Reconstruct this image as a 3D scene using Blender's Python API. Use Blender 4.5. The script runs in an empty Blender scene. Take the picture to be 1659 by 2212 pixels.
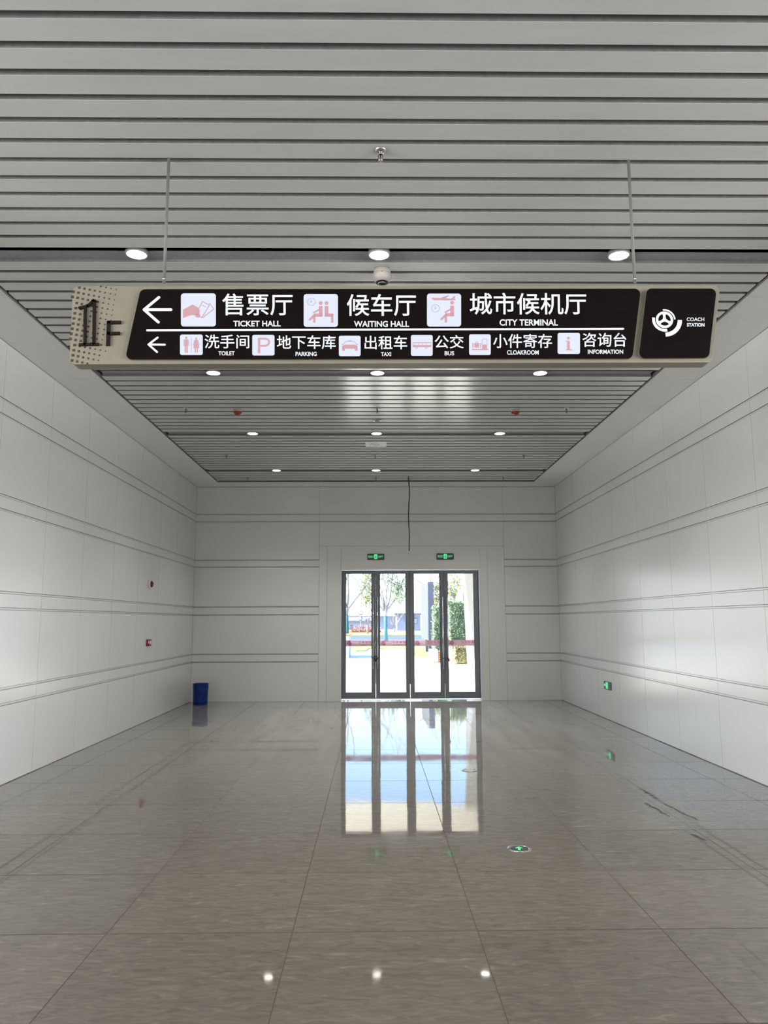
import bpy, bmesh, math, random
from mathutils import Vector, Matrix
random.seed(7)
PI = math.pi
scn = bpy.context.scene
COL = scn.collection

# ------------------------------------------------------------------ camera
FPX, YAW, PITCH, ROLL, EYE = 1659.5, 0.01347, 0.14107, -0.00369, 1.5
IW, IH = 1659.0, 2212.0
_f = Vector((math.sin(YAW)*math.cos(PITCH), math.cos(YAW)*math.cos(PITCH), math.sin(PITCH)))
_r0 = Vector((math.cos(YAW), -math.sin(YAW), 0.0)); _u0 = _r0.cross(_f)
_r = _r0*math.cos(ROLL)+_u0*math.sin(ROLL); _u = -_r0*math.sin(ROLL)+_u0*math.cos(ROLL)
cd = bpy.data.cameras.new('camera'); cam = bpy.data.objects.new('camera', cd); COL.objects.link(cam)
cd.sensor_fit = 'VERTICAL'; cd.sensor_height = 36.0; cd.lens = 36.0*FPX/IH; cd.clip_start = 0.05; cd.clip_end = 2000
cam.matrix_world = Matrix(((_r.x, _u.x, -_f.x, 0), (_r.y, _u.y, -_f.y, 0), (_r.z, _u.z, -_f.z, EYE), (0, 0, 0, 1)))
scn.camera = cam

def at(px, py, Y):                      # a measured point on the plane y = Y
    d = _f+_r*((px-IW/2)/FPX)+_u*((IH/2-py)/FPX)
    return Vector((0, 0, EYE))+d*(Y/d.y)
def onz(px, py, z):
    d = _f+_r*((px-IW/2)/FPX)+_u*((IH/2-py)/FPX)
    return Vector((0, 0, EYE))+d*((z-EYE)/d.z)

# ------------------------------------------------------------------ sizes of the hall
D, XL, XR, Z = 14.905, -3.470, 3.571, 4.121          # far wall, side walls, ceiling
SL, SR, E = -2.958, 3.052, 14.372                    # slatted field
Y0 = -4.0
YW = 4.0                                             # where the side walls of the passage begin; before it lies the main hall
PITCH_S, GAP, KE = 0.1779, 0.045, 5.139
LAMP_Y = [5.235, 7.903, 10.572, 13.24]
LAMP_X = [-1.703, 0.042, 1.782]

# ------------------------------------------------------------------ world, sun, exposure
w = bpy.data.worlds.new('sky'); scn.world = w; w.use_nodes = True
nt = w.node_tree; nt.nodes.clear()
tc = nt.nodes.new('ShaderNodeTexCoord'); sp = nt.nodes.new('ShaderNodeSeparateXYZ')
rp = nt.nodes.new('ShaderNodeValToRGB'); bg = nt.nodes.new('ShaderNodeBackground'); wo = nt.nodes.new('ShaderNodeOutputWorld')
nt.links.new(tc.outputs['Generated'], sp.inputs[0]); nt.links.new(sp.outputs['Z'], rp.inputs[0])
nt.links.new(rp.outputs[0], bg.inputs[0]); nt.links.new(bg.outputs[0], wo.inputs[0])
els = rp.color_ramp.elements
els[0].position = 0.0; els[0].color = (0.93, 0.97, 1.0, 1)
els[1].position = 1.0; els[1].color = (0.10, 0.27, 0.78, 1)
for p, c in ((0.06, (0.90, 0.95, 1.0, 1)), (0.16, (0.50, 0.74, 1.0, 1)), (0.30, (0.28, 0.52, 1.0, 1))):
    e = els.new(p); e.color = c
bg.inputs[1].default_value = 3.0
sd = bpy.data.lights.new('sun', 'SUN'); sd.energy = 24.0; sd.angle = 0.01; sd.color = (1.0, 0.95, 0.86)
so = bpy.data.objects.new('sun', sd); COL.objects.link(so)
so.rotation_euler = Vector((0.80, 0.07, -0.60)).to_track_quat('-Z', 'Y').to_euler()
# unseen area lights added behind the viewer to brighten the side walls
for sx, px, pw in ((-1, -10.6, 1520), (1, 10.7, 1460)):
    ad = bpy.data.lights.new('hall_fill_light', 'AREA'); ad.shape = 'RECTANGLE'; ad.size = 7.0; ad.size_y = 3.6
    ad.energy = pw; ad.color = (0.975, 0.99, 1.0)
    ao = bpy.data.objects.new('hall_fill_light', ad); COL.objects.link(ao)
    ao.location = (px, -2.5, 2.2); ao.rotation_euler = (PI/2, 0, sx*PI/2)
pd = bpy.data.lights.new('door_sky_portal', 'AREA'); pd.shape = 'RECTANGLE'; pd.size = 2.7; pd.size_y = 2.5; pd.cycles.is_portal = True
po = bpy.data.objects.new('door_sky_portal', pd); COL.objects.link(po)
po.location = (0.71, D+0.32, 1.25); po.rotation_euler = (-PI/2, 0, 0)
DOWNLIGHT_W = 92.0
LENS_STRENGTH = 14.0
SIGN_GLOW = 0.85
vs = scn.view_settings
vs.view_transform = 'Standard'; vs.look = 'None'; vs.gamma = 1.0; vs.exposure = 0.0; vs.use_curve_mapping = False
scn.cycles.max_bounces = 12; scn.cycles.diffuse_bounces = 6; scn.cycles.glossy_bounces = 5
scn.cycles.transparent_max_bounces = 16; scn.cycles.use_denoising = True
scn.cycles.sample_clamp_indirect = 6.0; scn.cycles.caustics_reflective = False; scn.cycles.caustics_refractive = False

# ------------------------------------------------------------------ materials
def lin(r, g, b):
    f = lambda c: (c/255/12.92 if c/255 <= 0.04045 else ((c/255+0.055)/1.055)**2.4)
    return (f(r), f(g), f(b), 1)
def mat(name, col, rough=0.5, metal=0.0, var=0.06, scale=9.0, ior=1.5, bump=0.0, bscale=40.0, coord='Object', stretch=None):
    m = bpy.data.materials.new(name); m.use_nodes = True; n = m.node_tree.nodes; l = m.node_tree.links
    b = n['Principled BSDF']; b.inputs['Roughness'].default_value = rough; b.inputs['Metallic'].default_value = metal; b.inputs['IOR'].default_value = ior
    t = n.new('ShaderNodeTexCoord'); mp = n.new('ShaderNodeMapping'); l.new(t.outputs[coord], mp.inputs[0])
    if stretch: mp.inputs['Scale'].default_value = stretch
    nz = n.new('ShaderNodeTexNoise'); nz.inputs['Scale'].default_value = scale; nz.inputs['Detail'].default_value = 4; l.new(mp.outputs[0], nz.inputs[0])
    r = n.new('ShaderNodeValToRGB'); l.new(nz.outputs[0], r.inputs[0])
    r.color_ramp.elements[0].position = 0.3; r.color_ramp.elements[1].position = 0.7
    r.color_ramp.elements[0].color = tuple(c*(1-var) for c in col[:3])+(1,); r.color_ramp.elements[1].color = tuple(min(1, c*(1+var)) for c in col[:3])+(1,)
    l.new(r.outputs[0], b.inputs['Base Color'])
    if bump:
        n2 = n.new('ShaderNodeTexNoise'); n2.inputs['Scale'].default_value = bscale; l.new(mp.outputs[0], n2.inputs[0])
        bp = n.new('ShaderNodeBump'); bp.inputs['Strength'].default_value = bump; bp.inputs['Distance'].default_value = 0.02
        l.new(n2.outputs[0], bp.inputs['Height']); l.new(bp.outputs[0], b.inputs['Normal'])
    return m
def emis(name, col, s, base=None):
    m = bpy.data.materials.new(name); m.use_nodes = True; n = m.node_tree.nodes; l = m.node_tree.links
    b = n['Principled BSDF']; b.inputs['Base Color'].default_value = base or (0.6, 0.6, 0.6, 1); b.inputs['Roughness'].default_value = 0.4
    nz = n.new('ShaderNodeTexNoise'); nz.inputs['Scale'].default_value = 6
    mx = n.new('ShaderNodeMix'); mx.data_type = 'RGBA'; l.new(nz.outputs[0], mx.inputs[0])
    mx.inputs[6].default_value = tuple(c*0.97 for c in col[:3])+(1,); mx.inputs[7].default_value = col
    l.new(mx.outputs[2], b.inputs['Emission Color']); b.inputs['Emission Strength'].default_value = s
    return m
def mat_floor():
    m = bpy.data.materials.new('polished_stone_tile'); m.use_nodes = True; n = m.node_tree.nodes; l = m.node_tree.links
    b = n['Principled BSDF']; b.inputs['IOR'].default_value = 1.52
    g = n.new('ShaderNodeNewGeometry')
    def mth(op, a, c=None, cl=False):
        x = n.new('ShaderNodeMath'); x.operation = op; x.use_clamp = cl
        for i, v in enumerate((a, c)):
            if v is None: continue
            if isinstance(v, (int, float)): x.inputs[i].default_value = v
            else: l.new(v, x.inputs[i])
        return x.outputs[0]
    s = n.new('ShaderNodeSeparateXYZ'); l.new(g.outputs['Position'], s.inputs[0])
    u = mth('DIVIDE', mth('SUBTRACT', s.outputs[0], 0.503-0.903*20), 0.903)
    v = mth('DIVIDE', mth('SUBTRACT', s.outputs[1], 4.0-0.893*20), 0.893)
    fu, fv = mth('FRACT', u), mth('FRACT', v)
    du = mth('MULTIPLY', mth('MINIMUM', fu, mth('SUBTRACT', 1, fu)), 0.903)
    dv = mth('MULTIPLY', mth('MINIMUM', fv, mth('SUBTRACT', 1, fv)), 0.893)
    seam = mth('MAXIMUM', mth('LESS_THAN', du, 0.0026), mth('LESS_THAN', dv, 0.0042))
    cid = n.new('ShaderNodeCombineXYZ'); l.new(mth('FLOOR', u), cid.inputs[0]); l.new(mth('FLOOR', v), cid.inputs[1])
    wn = n.new('ShaderNodeTexWhiteNoise'); wn.noise_dimensions = '3D'; l.new(cid.outputs[0], wn.inputs[0])
    # veined stone, drawn out across the hall
    off = n.new('ShaderNodeVectorMath'); off.operation = 'MULTIPLY_ADD'
    l.new(wn.outputs['Color'], off.inputs[0]); off.inputs[1].default_value = (9, 9, 9); l.new(g.outputs['Position'], off.inputs[2])
    mp = n.new('ShaderNodeMapping'); mp.inputs['Scale'].default_value = (5.0, 17.0, 1); mp.inputs['Rotation'].default_value = (0, 0, 0.12); l.new(off.outputs[0], mp.inputs[0])
    nz = n.new('ShaderNodeTexNoise'); nz.inputs['Scale'].default_value = 1.6; nz.inputs['Detail'].default_value = 10; nz.inputs['Roughness'].default_value = 0.62; nz.inputs['Distortion'].default_value = 1.1
    l.new(mp.outputs[0], nz.inputs[0])
    r = n.new('ShaderNodeValToRGB'); l.new(nz.outputs[0], r.inputs[0]); ce = r.color_ramp.elements
    ce[0].position = 0.28; ce[0].color = lin(104, 98, 91); ce[1].position = 0.80; ce[1].color = lin(156, 149, 140)
    x = ce.new(0.52); x.color = lin(120, 113, 105)
    x = ce.new(0.62); x.color = lin(126, 119, 111)
    tv = n.new('ShaderNodeMix'); tv.data_type = 'RGBA'; tv.blend_type = 'MULTIPLY'; tv.inputs[0].default_value = 1.0
    tr = n.new('ShaderNodeMapRange'); tr.inputs[3].default_value = 0.95; tr.inputs[4].default_value = 1.04; l.new(wn.outputs['Value'], tr.inputs[0])
    l.new(r.outputs[0], tv.inputs[6]); l.new(tr.outputs[0], tv.inputs[7])
    # streaky dusty scuffs, plus door reflection haze painted in to brighten the far floor
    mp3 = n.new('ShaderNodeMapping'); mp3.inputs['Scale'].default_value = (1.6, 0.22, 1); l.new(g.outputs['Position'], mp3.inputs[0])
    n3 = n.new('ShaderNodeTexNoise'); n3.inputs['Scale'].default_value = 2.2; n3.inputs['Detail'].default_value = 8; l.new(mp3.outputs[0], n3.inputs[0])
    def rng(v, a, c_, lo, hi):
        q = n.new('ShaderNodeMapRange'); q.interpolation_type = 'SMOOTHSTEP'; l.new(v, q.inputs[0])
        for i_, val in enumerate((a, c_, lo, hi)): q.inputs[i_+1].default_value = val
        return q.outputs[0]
    dust_and_sheen = mth('MULTIPLY', rng(n3.outputs[0], 0.30, 0.70, 0.60, 1.0), mth('MULTIPLY', rng(s.outputs[1], 5.5, 12.5, 0.0, 0.88), rng(mth('ABSOLUTE', mth('SUBTRACT', s.outputs[0], 0.4)), 1.6, 3.4, 1.0, 0.45)))
    du_ = n.new('ShaderNodeMix'); du_.data_type = 'RGBA'; l.new(dust_and_sheen, du_.inputs[0]); l.new(tv.outputs[2], du_.inputs[6]); du_.inputs[7].default_value = lin(186, 183, 177); tv = du_
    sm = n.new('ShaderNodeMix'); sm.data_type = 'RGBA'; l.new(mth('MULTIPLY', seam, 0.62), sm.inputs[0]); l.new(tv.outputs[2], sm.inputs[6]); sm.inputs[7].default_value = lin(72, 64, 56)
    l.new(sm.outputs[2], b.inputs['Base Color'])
    # dusty haze that dulls the polish in streaks
    mp2 = n.new('ShaderNodeMapping'); mp2.inputs['Scale'].default_value = (1.1, 0.35, 1); l.new(g.outputs['Position'], mp2.inputs[0])
    n2 = n.new('ShaderNodeTexNoise'); n2.inputs['Scale'].default_value = 1.5; n2.inputs['Detail'].default_value = 5; l.new(mp2.outputs[0], n2.inputs[0])
    rr = n.new('ShaderNodeMapRange'); rr.inputs[1].default_value = 0.35; rr.inputs[2].default_value = 0.75; rr.inputs[3].default_value = 0.02; rr.inputs[4].default_value = 0.075; l.new(n2.outputs[0], rr.inputs[0])
    l.new(mth('MAXIMUM', rr.outputs[0], mth('MULTIPLY', seam, 0.6)), b.inputs['Roughness']); l.new(mth('MULTIPLY', mth('SUBTRACT', 1.0, seam), 0.5), b.inputs['Specular IOR Level'])
    # each tile lies a hair out of level and is faintly wavy
    wv = n.new('ShaderNodeTexNoise'); wv.inputs['Scale'].default_value = 5.0; wv.inputs['Detail'].default_value = 1; l.new(off.outputs[0], wv.inputs[0])
    a1 = n.new('ShaderNodeVectorMath'); a1.operation = 'SUBTRACT'; l.new(wn.outputs['Color'], a1.inputs[0]); a1.inputs[1].default_value = (0.5, 0.5, 0.5)
    a2 = n.new('ShaderNodeVectorMath'); a2.operation = 'SUBTRACT'; l.new(wv.outputs['Color'], a2.inputs[0]); a2.inputs[1].default_value = (0.5, 0.5, 0.5)
    s1 = n.new('ShaderNodeVectorMath'); s1.operation = 'MULTIPLY'; l.new(a1.outputs[0], s1.inputs[0]); s1.inputs[1].default_value = (0.003, 0.003, 0)
    s2 = n.new('ShaderNodeVectorMath'); s2.operation = 'MULTIPLY_ADD'; l.new(a2.outputs[0], s2.inputs[0]); s2.inputs[1].default_value = (0.006, 0.003, 0); l.new(s1.outputs[0], s2.inputs[2])
    ad_ = n.new('ShaderNodeVectorMath'); ad_.operation = 'ADD'; l.new(g.outputs['Normal'], ad_.inputs[0]); l.new(s2.outputs[0], ad_.inputs[1])
    nn = n.new('ShaderNodeVectorMath'); nn.operation = 'NORMALIZE'; l.new(ad_.outputs[0], nn.inputs[0]); l.new(nn.outputs[0], b.inputs['Normal'])
    return m
def mat_glass():
    m = bpy.data.materials.new('clear_door_glass'); m.use_nodes = True; n = m.node_tree.nodes; l = m.node_tree.links
    n.clear(); o = n.new('ShaderNodeOutputMaterial'); t = n.new('ShaderNodeBsdfTransparent'); g = n.new('ShaderNodeBsdfGlossy'); f = n.new('ShaderNodeFresnel'); mx = n.new('ShaderNodeMixShader')
    t.inputs[0].default_value = (0.93, 0.97, 0.95, 1); g.inputs['Roughness'].default_value = 0.01; f.inputs[0].default_value = 1.35
    l.new(f.outputs[0], mx.inputs[0]); l.new(t.outputs[0], mx.inputs[1]); l.new(g.outputs[0], mx.inputs[2]); l.new(mx.outputs[0], o.inputs[0])
    return m
def mat_film(name, col, k):
    m = bpy.data.materials.new(name); m.use_nodes = True; n = m.node_tree.nodes; l = m.node_tree.links
    n.clear(); o = n.new('ShaderNodeOutputMaterial'); t = n.new('ShaderNodeBsdfTransparent'); d = n.new('ShaderNodeBsdfDiffuse'); tl = n.new('ShaderNodeBsdfTranslucent')
    a = n.new('ShaderNodeMixShader'); b = n.new('ShaderNodeMixShader'); nz = n.new('ShaderNodeTexNoise'); nz.inputs['Scale'].default_value = 20
    mx = n.new('ShaderNodeMix'); mx.data_type = 'RGBA'; l.new(nz.outputs[0], mx.inputs[0]); mx.inputs[6].default_value = col; mx.inputs[7].default_value = tuple(c*0.94 for c in col[:3])+(1,)
    l.new(mx.outputs[2], d.inputs[0]); l.new(mx.outputs[2], tl.inputs[0]); a.inputs[0].default_value = 0.5; l.new(d.outputs[0], a.inputs[1]); l.new(tl.outputs[0], a.inputs[2])
    t.inputs[0].default_value = col; b.inputs[0].default_value = k; l.new(t.outputs[0], b.inputs[1]); l.new(a.outputs[0], b.inputs[2]); l.new(b.outputs[0], o.inputs[0])
    return m

M = {
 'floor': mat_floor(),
 'panel': mat('white_metal_wall_panel', (0.75, 0.75, 0.735, 1), 0.22, var=0.015, scale=0.7, ior=1.72, bump=0.10, bscale=0.9),
 'joint_and_shade': mat('grey_joint_and_shade_line', (0.13, 0.125, 0.12, 1), 0.7),
 'sealant': mat('brown_floor_sealant', (0.20, 0.165, 0.13, 1), 0.8, var=0.4, scale=3),
 'ring': mat('grey_lamp_ring', (0.30, 0.29, 0.27, 1), 0.5),
 'bulb': mat('dark_red_bulb', (0.04, 0.008, 0.008, 1), 0.2),
 'wstone': mat('white_bench_stone', (0.68, 0.68, 0.66, 1), 0.6, var=0.04),
 'groove_shade': mat('shaded_groove_metal', (0.50, 0.50, 0.49, 1), 0.5, var=0.03),
 'soffit': mat('white_soffit_panel', (0.84, 0.845, 0.84, 1), 0.45, var=0.015, scale=0.8),
 'slat': mat('satin_ceiling_slat', (0.59, 0.60, 0.595, 1), 0.19, var=0.03, scale=3.0, stretch=(0.5, 4, 4)),
 'void': mat('black_ceiling_void', (0.006, 0.006, 0.006, 1), 0.9),
 'edge': mat('grey_edge_rail', (0.22, 0.22, 0.215, 1), 0.5),
 'slat_shade': mat('shaded_slat_side', (0.21, 0.203, 0.197, 1), 0.7, var=0.12, scale=30),
 'channel': mat('dark_grey_channel', (0.30, 0.305, 0.325, 1), 0.55, var=0.08, scale=30),
 'wtrim': mat('white_trim_plastic', (0.75, 0.74, 0.72, 1), 0.4),
 'lens': emis('lit_downlight_lens', (1.0, 0.93, 0.82, 1), LENS_STRENGTH),
 'taupe': mat('taupe_painted_metal', lin(136, 130, 115), 0.5, var=0.04, scale=14),
 'taupe_d': mat('taupe_panel_edge', lin(112, 104, 92), 0.55),
 'panel_d': mat('dark_brown_acrylic', (0.007, 0.0045, 0.0045, 1), 0.25, var=0.1, ior=1.18),
 'brown': mat('brown_raised_letter', (0.012, 0.007, 0.006, 1), 0.7, ior=1.25),
 'dot': mat('printed_brown_square', (0.045, 0.030, 0.018, 1), 0.6, var=0.25, scale=30),
 'glow': emis('backlit_white_lettering', (0.86, 0.91, 1.0, 1), SIGN_GLOW*1.15, (0.15, 0.15, 0.15, 1)),
 'tile': emis('backlit_white_tile', (0.77, 0.83, 1.0, 1), SIGN_GLOW, (0.12, 0.12, 0.12, 1)),
 'pink': emis('backlit_pink_symbol', (0.64, 0.37, 0.42, 1), SIGN_GLOW, (0.12, 0.06, 0.06, 1)),
 'greyline': emis('backlit_grey_symbol_line', (0.38, 0.38, 0.50, 1), SIGN_GLOW, (0.08, 0.08, 0.1, 1)),
 'rod': mat('grey_steel_rod', (0.20, 0.19, 0.175, 1), 0.5, 0.1),
 'chrome': mat('brushed_steel', (0.72, 0.72, 0.74, 1), 0.22, 1.0),
 'dchrome': mat('dull_brass_sprinkler', (0.20, 0.17, 0.15, 1), 0.35, 0.8),
 'cam': mat('warm_white_camera_shell', (0.35, 0.325, 0.30, 1), 0.45),
 'black': mat('black_plastic', (0.010, 0.010, 0.014, 1), 0.15),
 'red': mat('red_alarm_plastic', (0.28, 0.012, 0.012, 1), 0.22),
 'dred': mat('dark_red_strobe_lens', (0.10, 0.012, 0.012, 1), 0.15),
 'greyp': mat('pale_grey_plastic', (0.42, 0.42, 0.41, 1), 0.45),
 'sgrey': mat('dark_grey_sign_body', (0.065, 0.065, 0.065, 1), 0.4),
 'green': emis('lit_green_legend', (0.10, 0.95, 0.38, 1), 0.85, (0.05, 0.3, 0.1, 1)),
 'dgreen': emis('dim_green_field', (0.02, 0.30, 0.11, 1), 0.8, (0.02, 0.1, 0.04, 1)),
 'cord': mat('black_cable_jacket', (0.012, 0.010, 0.010, 1), 0.6),
 'door': mat('dark_grey_door_aluminium', (0.20, 0.215, 0.245, 1), 0.42, 0.0, var=0.04),
 'jamb': mat('white_door_liner', (0.78, 0.79, 0.80, 1), 0.35),
 'glass': mat_glass(),
 'film': mat_film('pink_film_band', (0.40, 0.26, 0.31, 1), 0.78),
 'fred': mat_film('red_film_print', (0.62, 0.05, 0.09, 1), 0.9),
 'fblue': mat_film('dark_blue_film_print', (0.10, 0.08, 0.22, 1), 0.9),
 'blue': mat('blue_painted_pail', (0.003, 0.030, 0.20, 1), 0.4, var=0.3, scale=14, ior=1.35),
 'paving': mat('pale_concrete_paving', (0.82, 0.80, 0.76, 1), 0.8, var=0.05, scale=2),
 'asphalt': mat('grey_asphalt', (0.075, 0.092, 0.12, 1), 0.9, var=0.1),
 'grass': mat('mown_grass', (0.20, 0.30, 0.075, 1), 0.9, var=0.35, scale=6),
 'dry': mat('dry_yellow_grass', (0.55, 0.46, 0.14, 1), 0.9, var=0.3, scale=1.5),
 'bed': mat('pink_red_flowers', (0.34, 0.17, 0.14, 1), 0.9, var=0.3, scale=3),
 'stone': mat('white_stone_cladding', (0.40, 0.41, 0.405, 1), 0.7, var=0.04),
 'bark': mat('grey_brown_bark', (0.27, 0.245, 0.24, 1), 0.9, var=0.3),
 'wrap': mat('turquoise_trunk_paint', (0.045, 0.135, 0.16, 1), 0.8, var=0.12),
 'leaf': mat('green_leaves', (0.24, 0.31, 0.16, 1), 0.7, var=0.5, scale=3),
 'leafy': mat('yellow_green_leaves', (0.30, 0.34, 0.08, 1), 0.7, var=0.45, scale=3),
 'leafb': mat('brown_green_leaves', (0.30, 0.27, 0.12, 1), 0.7, var=0.45, scale=5),
 'hedgec': mat('dark_hedge_core', (0.11, 0.155, 0.115, 1), 0.9, var=0.4, scale=8),
 'mono': mat('lavender_grey_sign_face', (0.070, 0.073, 0.083, 1), 0.6, var=0.03),
 'mono_d': mat('slate_grey_sign_edge', (0.085, 0.092, 0.125, 1), 0.6, var=0.05),
 'wood': mat('orange_wood_slats', (0.55, 0.18, 0.06, 1), 0.6, var=0.2, scale=5),
 'bblue': mat('hazy_blue_grey_render', (0.17, 0.19, 0.25, 1), 0.8, var=0.05),  # distance haze put into the colour of both building renders
 'bpale': mat('hazy_pale_blue_render', (0.24, 0.26, 0.32, 1), 0.8, var=0.05),
 'broof': mat('grey_flat_roof', (0.12, 0.13, 0.16, 1), 0.8),
 'rsign': mat('red_road_sign', (0.62, 0.10, 0.13, 1), 0.5),
 'wsign': mat('white_road_sign', (0.75, 0.75, 0.78, 1), 0.5),
 'bsign': mat('blue_road_sign', (0.12, 0.16, 0.45, 1), 0.5),
 'canopy': mat('beige_canopy_soffit', (0.70, 0.64, 0.53, 1), 0.6),
 'facade': mat('grey_facade', (0.5, 0.5, 0.5, 1), 0.7),
 'stain': mat('dried_dirt_streak', (0.12, 0.105, 0.092, 1), 0.5),
}

# ------------------------------------------------------------------ mesh builder
class MB:
    def __init__(s): s.v = []; s.f = []; s.sm = []
    def add(s, vs_, fs, smooth=False):
        o = len(s.v); s.v += [Vector(p) for p in vs_]; s.f += [tuple(i+o for i in f) for f in fs]; s.sm += [smooth]*len(fs); return s
    def box(s, x0, x1, y0, y1, z0, z1):
        v = [(x, y, z) for z in (z0, z1) for y in (y0, y1) for x in (x0, x1)]
        return s.add(v, [(0, 2, 3, 1), (4, 5, 7, 6), (0, 1, 5, 4), (2, 6, 7, 3), (0, 4, 6, 2), (1, 3, 7, 5)])
    def quad(s, a, b, c, d): return s.add([a, b, c, d], [(0, 1, 2, 3)])
    def prism(s, pts, y0, y1):                 # polygon in (x, z), front y0, back y1
        n = len(pts); ar = sum(pts[i][0]*pts[(i+1) % n][1]-pts[(i+1) % n][0]*pts[i][1] for i in range(n))
        if ar < 0: pts = pts[::-1]
        v = [(p[0], y0, p[1]) for p in pts]+[(p[0], y1, p[1]) for p in pts]
        return s.add(v, [tuple(range(n)), tuple(range(2*n-1, n-1, -1))]+[(i, i+n, (i+1) % n+n, (i+1) % n) for i in range(n)])
    def flat(s, pts, z0, z1):                  # polygon in (x, y), extruded up
        n = len(pts); ar = sum(pts[i][0]*pts[(i+1) % n][1]-pts[(i+1) % n][0]*pts[i][1] for i in range(n))
        if ar < 0: pts = pts[::-1]
        v = [(p[0], p[1], z1) for p in pts]+[(p[0], p[1], z0) for p in pts]
        return s.add(v, [tuple(range(n)), tuple(range(2*n-1, n-1, -1))]+[(i, i+n, (i+1) % n+n, (i+1) % n) for i in range(n)])
    def lathe(s, prof, c=(0, 0, 0), axis='z', n=32):   # prof: (radius, along)
        A = {'z': lambda r, a, h: (r*math.cos(a), r*math.sin(a), h), 'x': lambda r, a, h: (h, r*math.cos(a), r*math.sin(a)), 'y': lambda r, a, h: (r*math.cos(a), h, r*math.sin(a))}[axis]
        o = Vector(c); v = []; f = []
        for r, h in prof:
            for i in range(n): v.append(o+Vector(A(max(r, 1e-5), 2*PI*i/n, h)))
        for k in range(len(prof)-1):
            for i in range(n): f.append((k*n+i, k*n+(i+1) % n, (k+1)*n+(i+1) % n, (k+1)*n+i))
        return s.add(v, f, True)
    def tube(s, pts, rad, n=10, closed=False):
        pts = [Vector(p) for p in pts]; rad = rad if isinstance(rad, (list, tuple)) else [rad]*len(pts); v = []; f = []; N = len(pts)
        for k, p in enumerate(pts):
            if closed: t = pts[(k+1) % N]-pts[k-1]
            else: t = pts[min(k+1, N-1)]-pts[max(k-1, 0)]
            t.normalize(); a = t.orthogonal() if abs(t.z) > 0.95 else t.cross(Vector((0, 0, 1)))
            a.normalize(); b = t.cross(a)
            for i in range(n): v.append(p+(a*math.cos(2*PI*i/n)+b*math.sin(2*PI*i/n))*rad[k])
        for k in range(N if closed else N-1):
            k2 = (k+1) % N
            for i in range(n): f.append((k*n+i, k*n+(i+1) % n, k2*n+(i+1) % n, k2*n+i))
        if not closed: f += [tuple(range(n-1, -1, -1)), tuple((N-1)*n+i for i in range(n))]
        return s.add(v, f, True)
    def build(s, name, m, parent=None, origin=None, bevel=0.0):
        o = Vector(origin) if origin is not None else (Vector(parent['_o']) if parent is not None and '_o' in parent else Vector((0, 0, 0)))
        me = bpy.data.meshes.new(name); me.from_pydata([p-o for p in s.v], [], s.f)
        for p, k in zip(me.polygons, s.sm): p.use_smooth = k
        bm = bmesh.new(); bm.from_mesh(me); bmesh.ops.recalc_face_normals(bm, faces=bm.faces); bm.to_mesh(me); bm.free()
        me.materials.append(M[m] if isinstance(m, str) else m)
        ob = bpy.data.objects.new(name, me); COL.objects.link(ob)
        if parent is not None: ob.parent = parent; ob['_o'] = tuple(o)
        else: ob.location = o; ob['_o'] = tuple(o)
        if bevel:
            b = ob.modifiers.new('bevel', 'BEVEL'); b.width = bevel; b.segments = 2; b.limit_method = 'ANGLE'; b.angle_limit = 0.7
        return ob
def thing(name, loc, label, cat, group=None):
    o = bpy.data.objects.new(name, None); COL.objects.link(o); o.location = loc; o['_o'] = tuple(loc); o.empty_display_size = 0.05
    return tag(o, label, cat, group)
def tag(o, label, cat, group=None, kind=None):
    o['label'] = label; o['category'] = cat
    if group: o['group'] = group
    if kind: o['kind'] = kind
    return o
def struct(o, label=None, cat=None):
    o['kind'] = 'structure'
    if label: o['label'] = label
    if cat: o['category'] = cat
    return o
def dup(root, loc, label, group):
    def cp(o, par):
        c = o.copy(); COL.objects.link(c)
        if par is not None: c.parent = par
        for ch in list(o.children): cp(ch, c)
        return c
    r = cp(root, None); r.location = loc; r['label'] = label; r['group'] = group
    return r
def rpoly(pts, r, n=6):
    out = []; N = len(pts)
    for i in range(N):
        p = Vector(pts[i]); a = (Vector(pts[i-1])-p); b = (Vector(pts[(i+1) % N])-p)
        a.normalize(); b.normalize(); half = math.acos(max(-1, min(1, a.dot(b))))/2
        d = r/math.tan(half); c = p+(a+b).normalized()*(r/math.sin(half))
        s0 = p+a*d-c; s1 = p+b*d-c; ang = s0.angle(s1)
        for k in range(n+1):
            t = k/n; q = (s0*math.sin((1-t)*ang)+s1*math.sin(t*ang))/math.sin(ang); out.append(tuple(c+q))
    return out
def seg(p, q, w, round_=True, n=8):                     # thick line with round ends, 2D
    p, q = Vector(p), Vector(q); d = (q-p).normalized(); nn = Vector((-d.y, d.x)); h = w/2
    if not round_: return [tuple(p+nn*h), tuple(p-nn*h), tuple(q-nn*h), tuple(q+nn*h)]
    o = []
    for c, s in ((p, 1), (q, -1)):
        for k in range(n+1):
            a = PI*k/n; o.append(tuple(c+(nn*math.cos(a)-d*math.sin(a))*h*s))
    return o
def circ(c, r, n=20): return [(c[0]+r*math.cos(2*PI*i/n), c[1]+r*math.sin(2*PI*i/n)) for i in range(n)]
def arc(c, r0, r1, a0, a1, n=18):
    A = [math.radians(a0+(a1-a0)*i/n) for i in range(n+1)]
    return [(c[0]+r1*math.cos(a), c[1]+r1*math.sin(a)) for a in A]+[(c[0]+r0*math.cos(a), c[1]+r0*math.sin(a)) for a in reversed(A)]
_txt = {}
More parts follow.
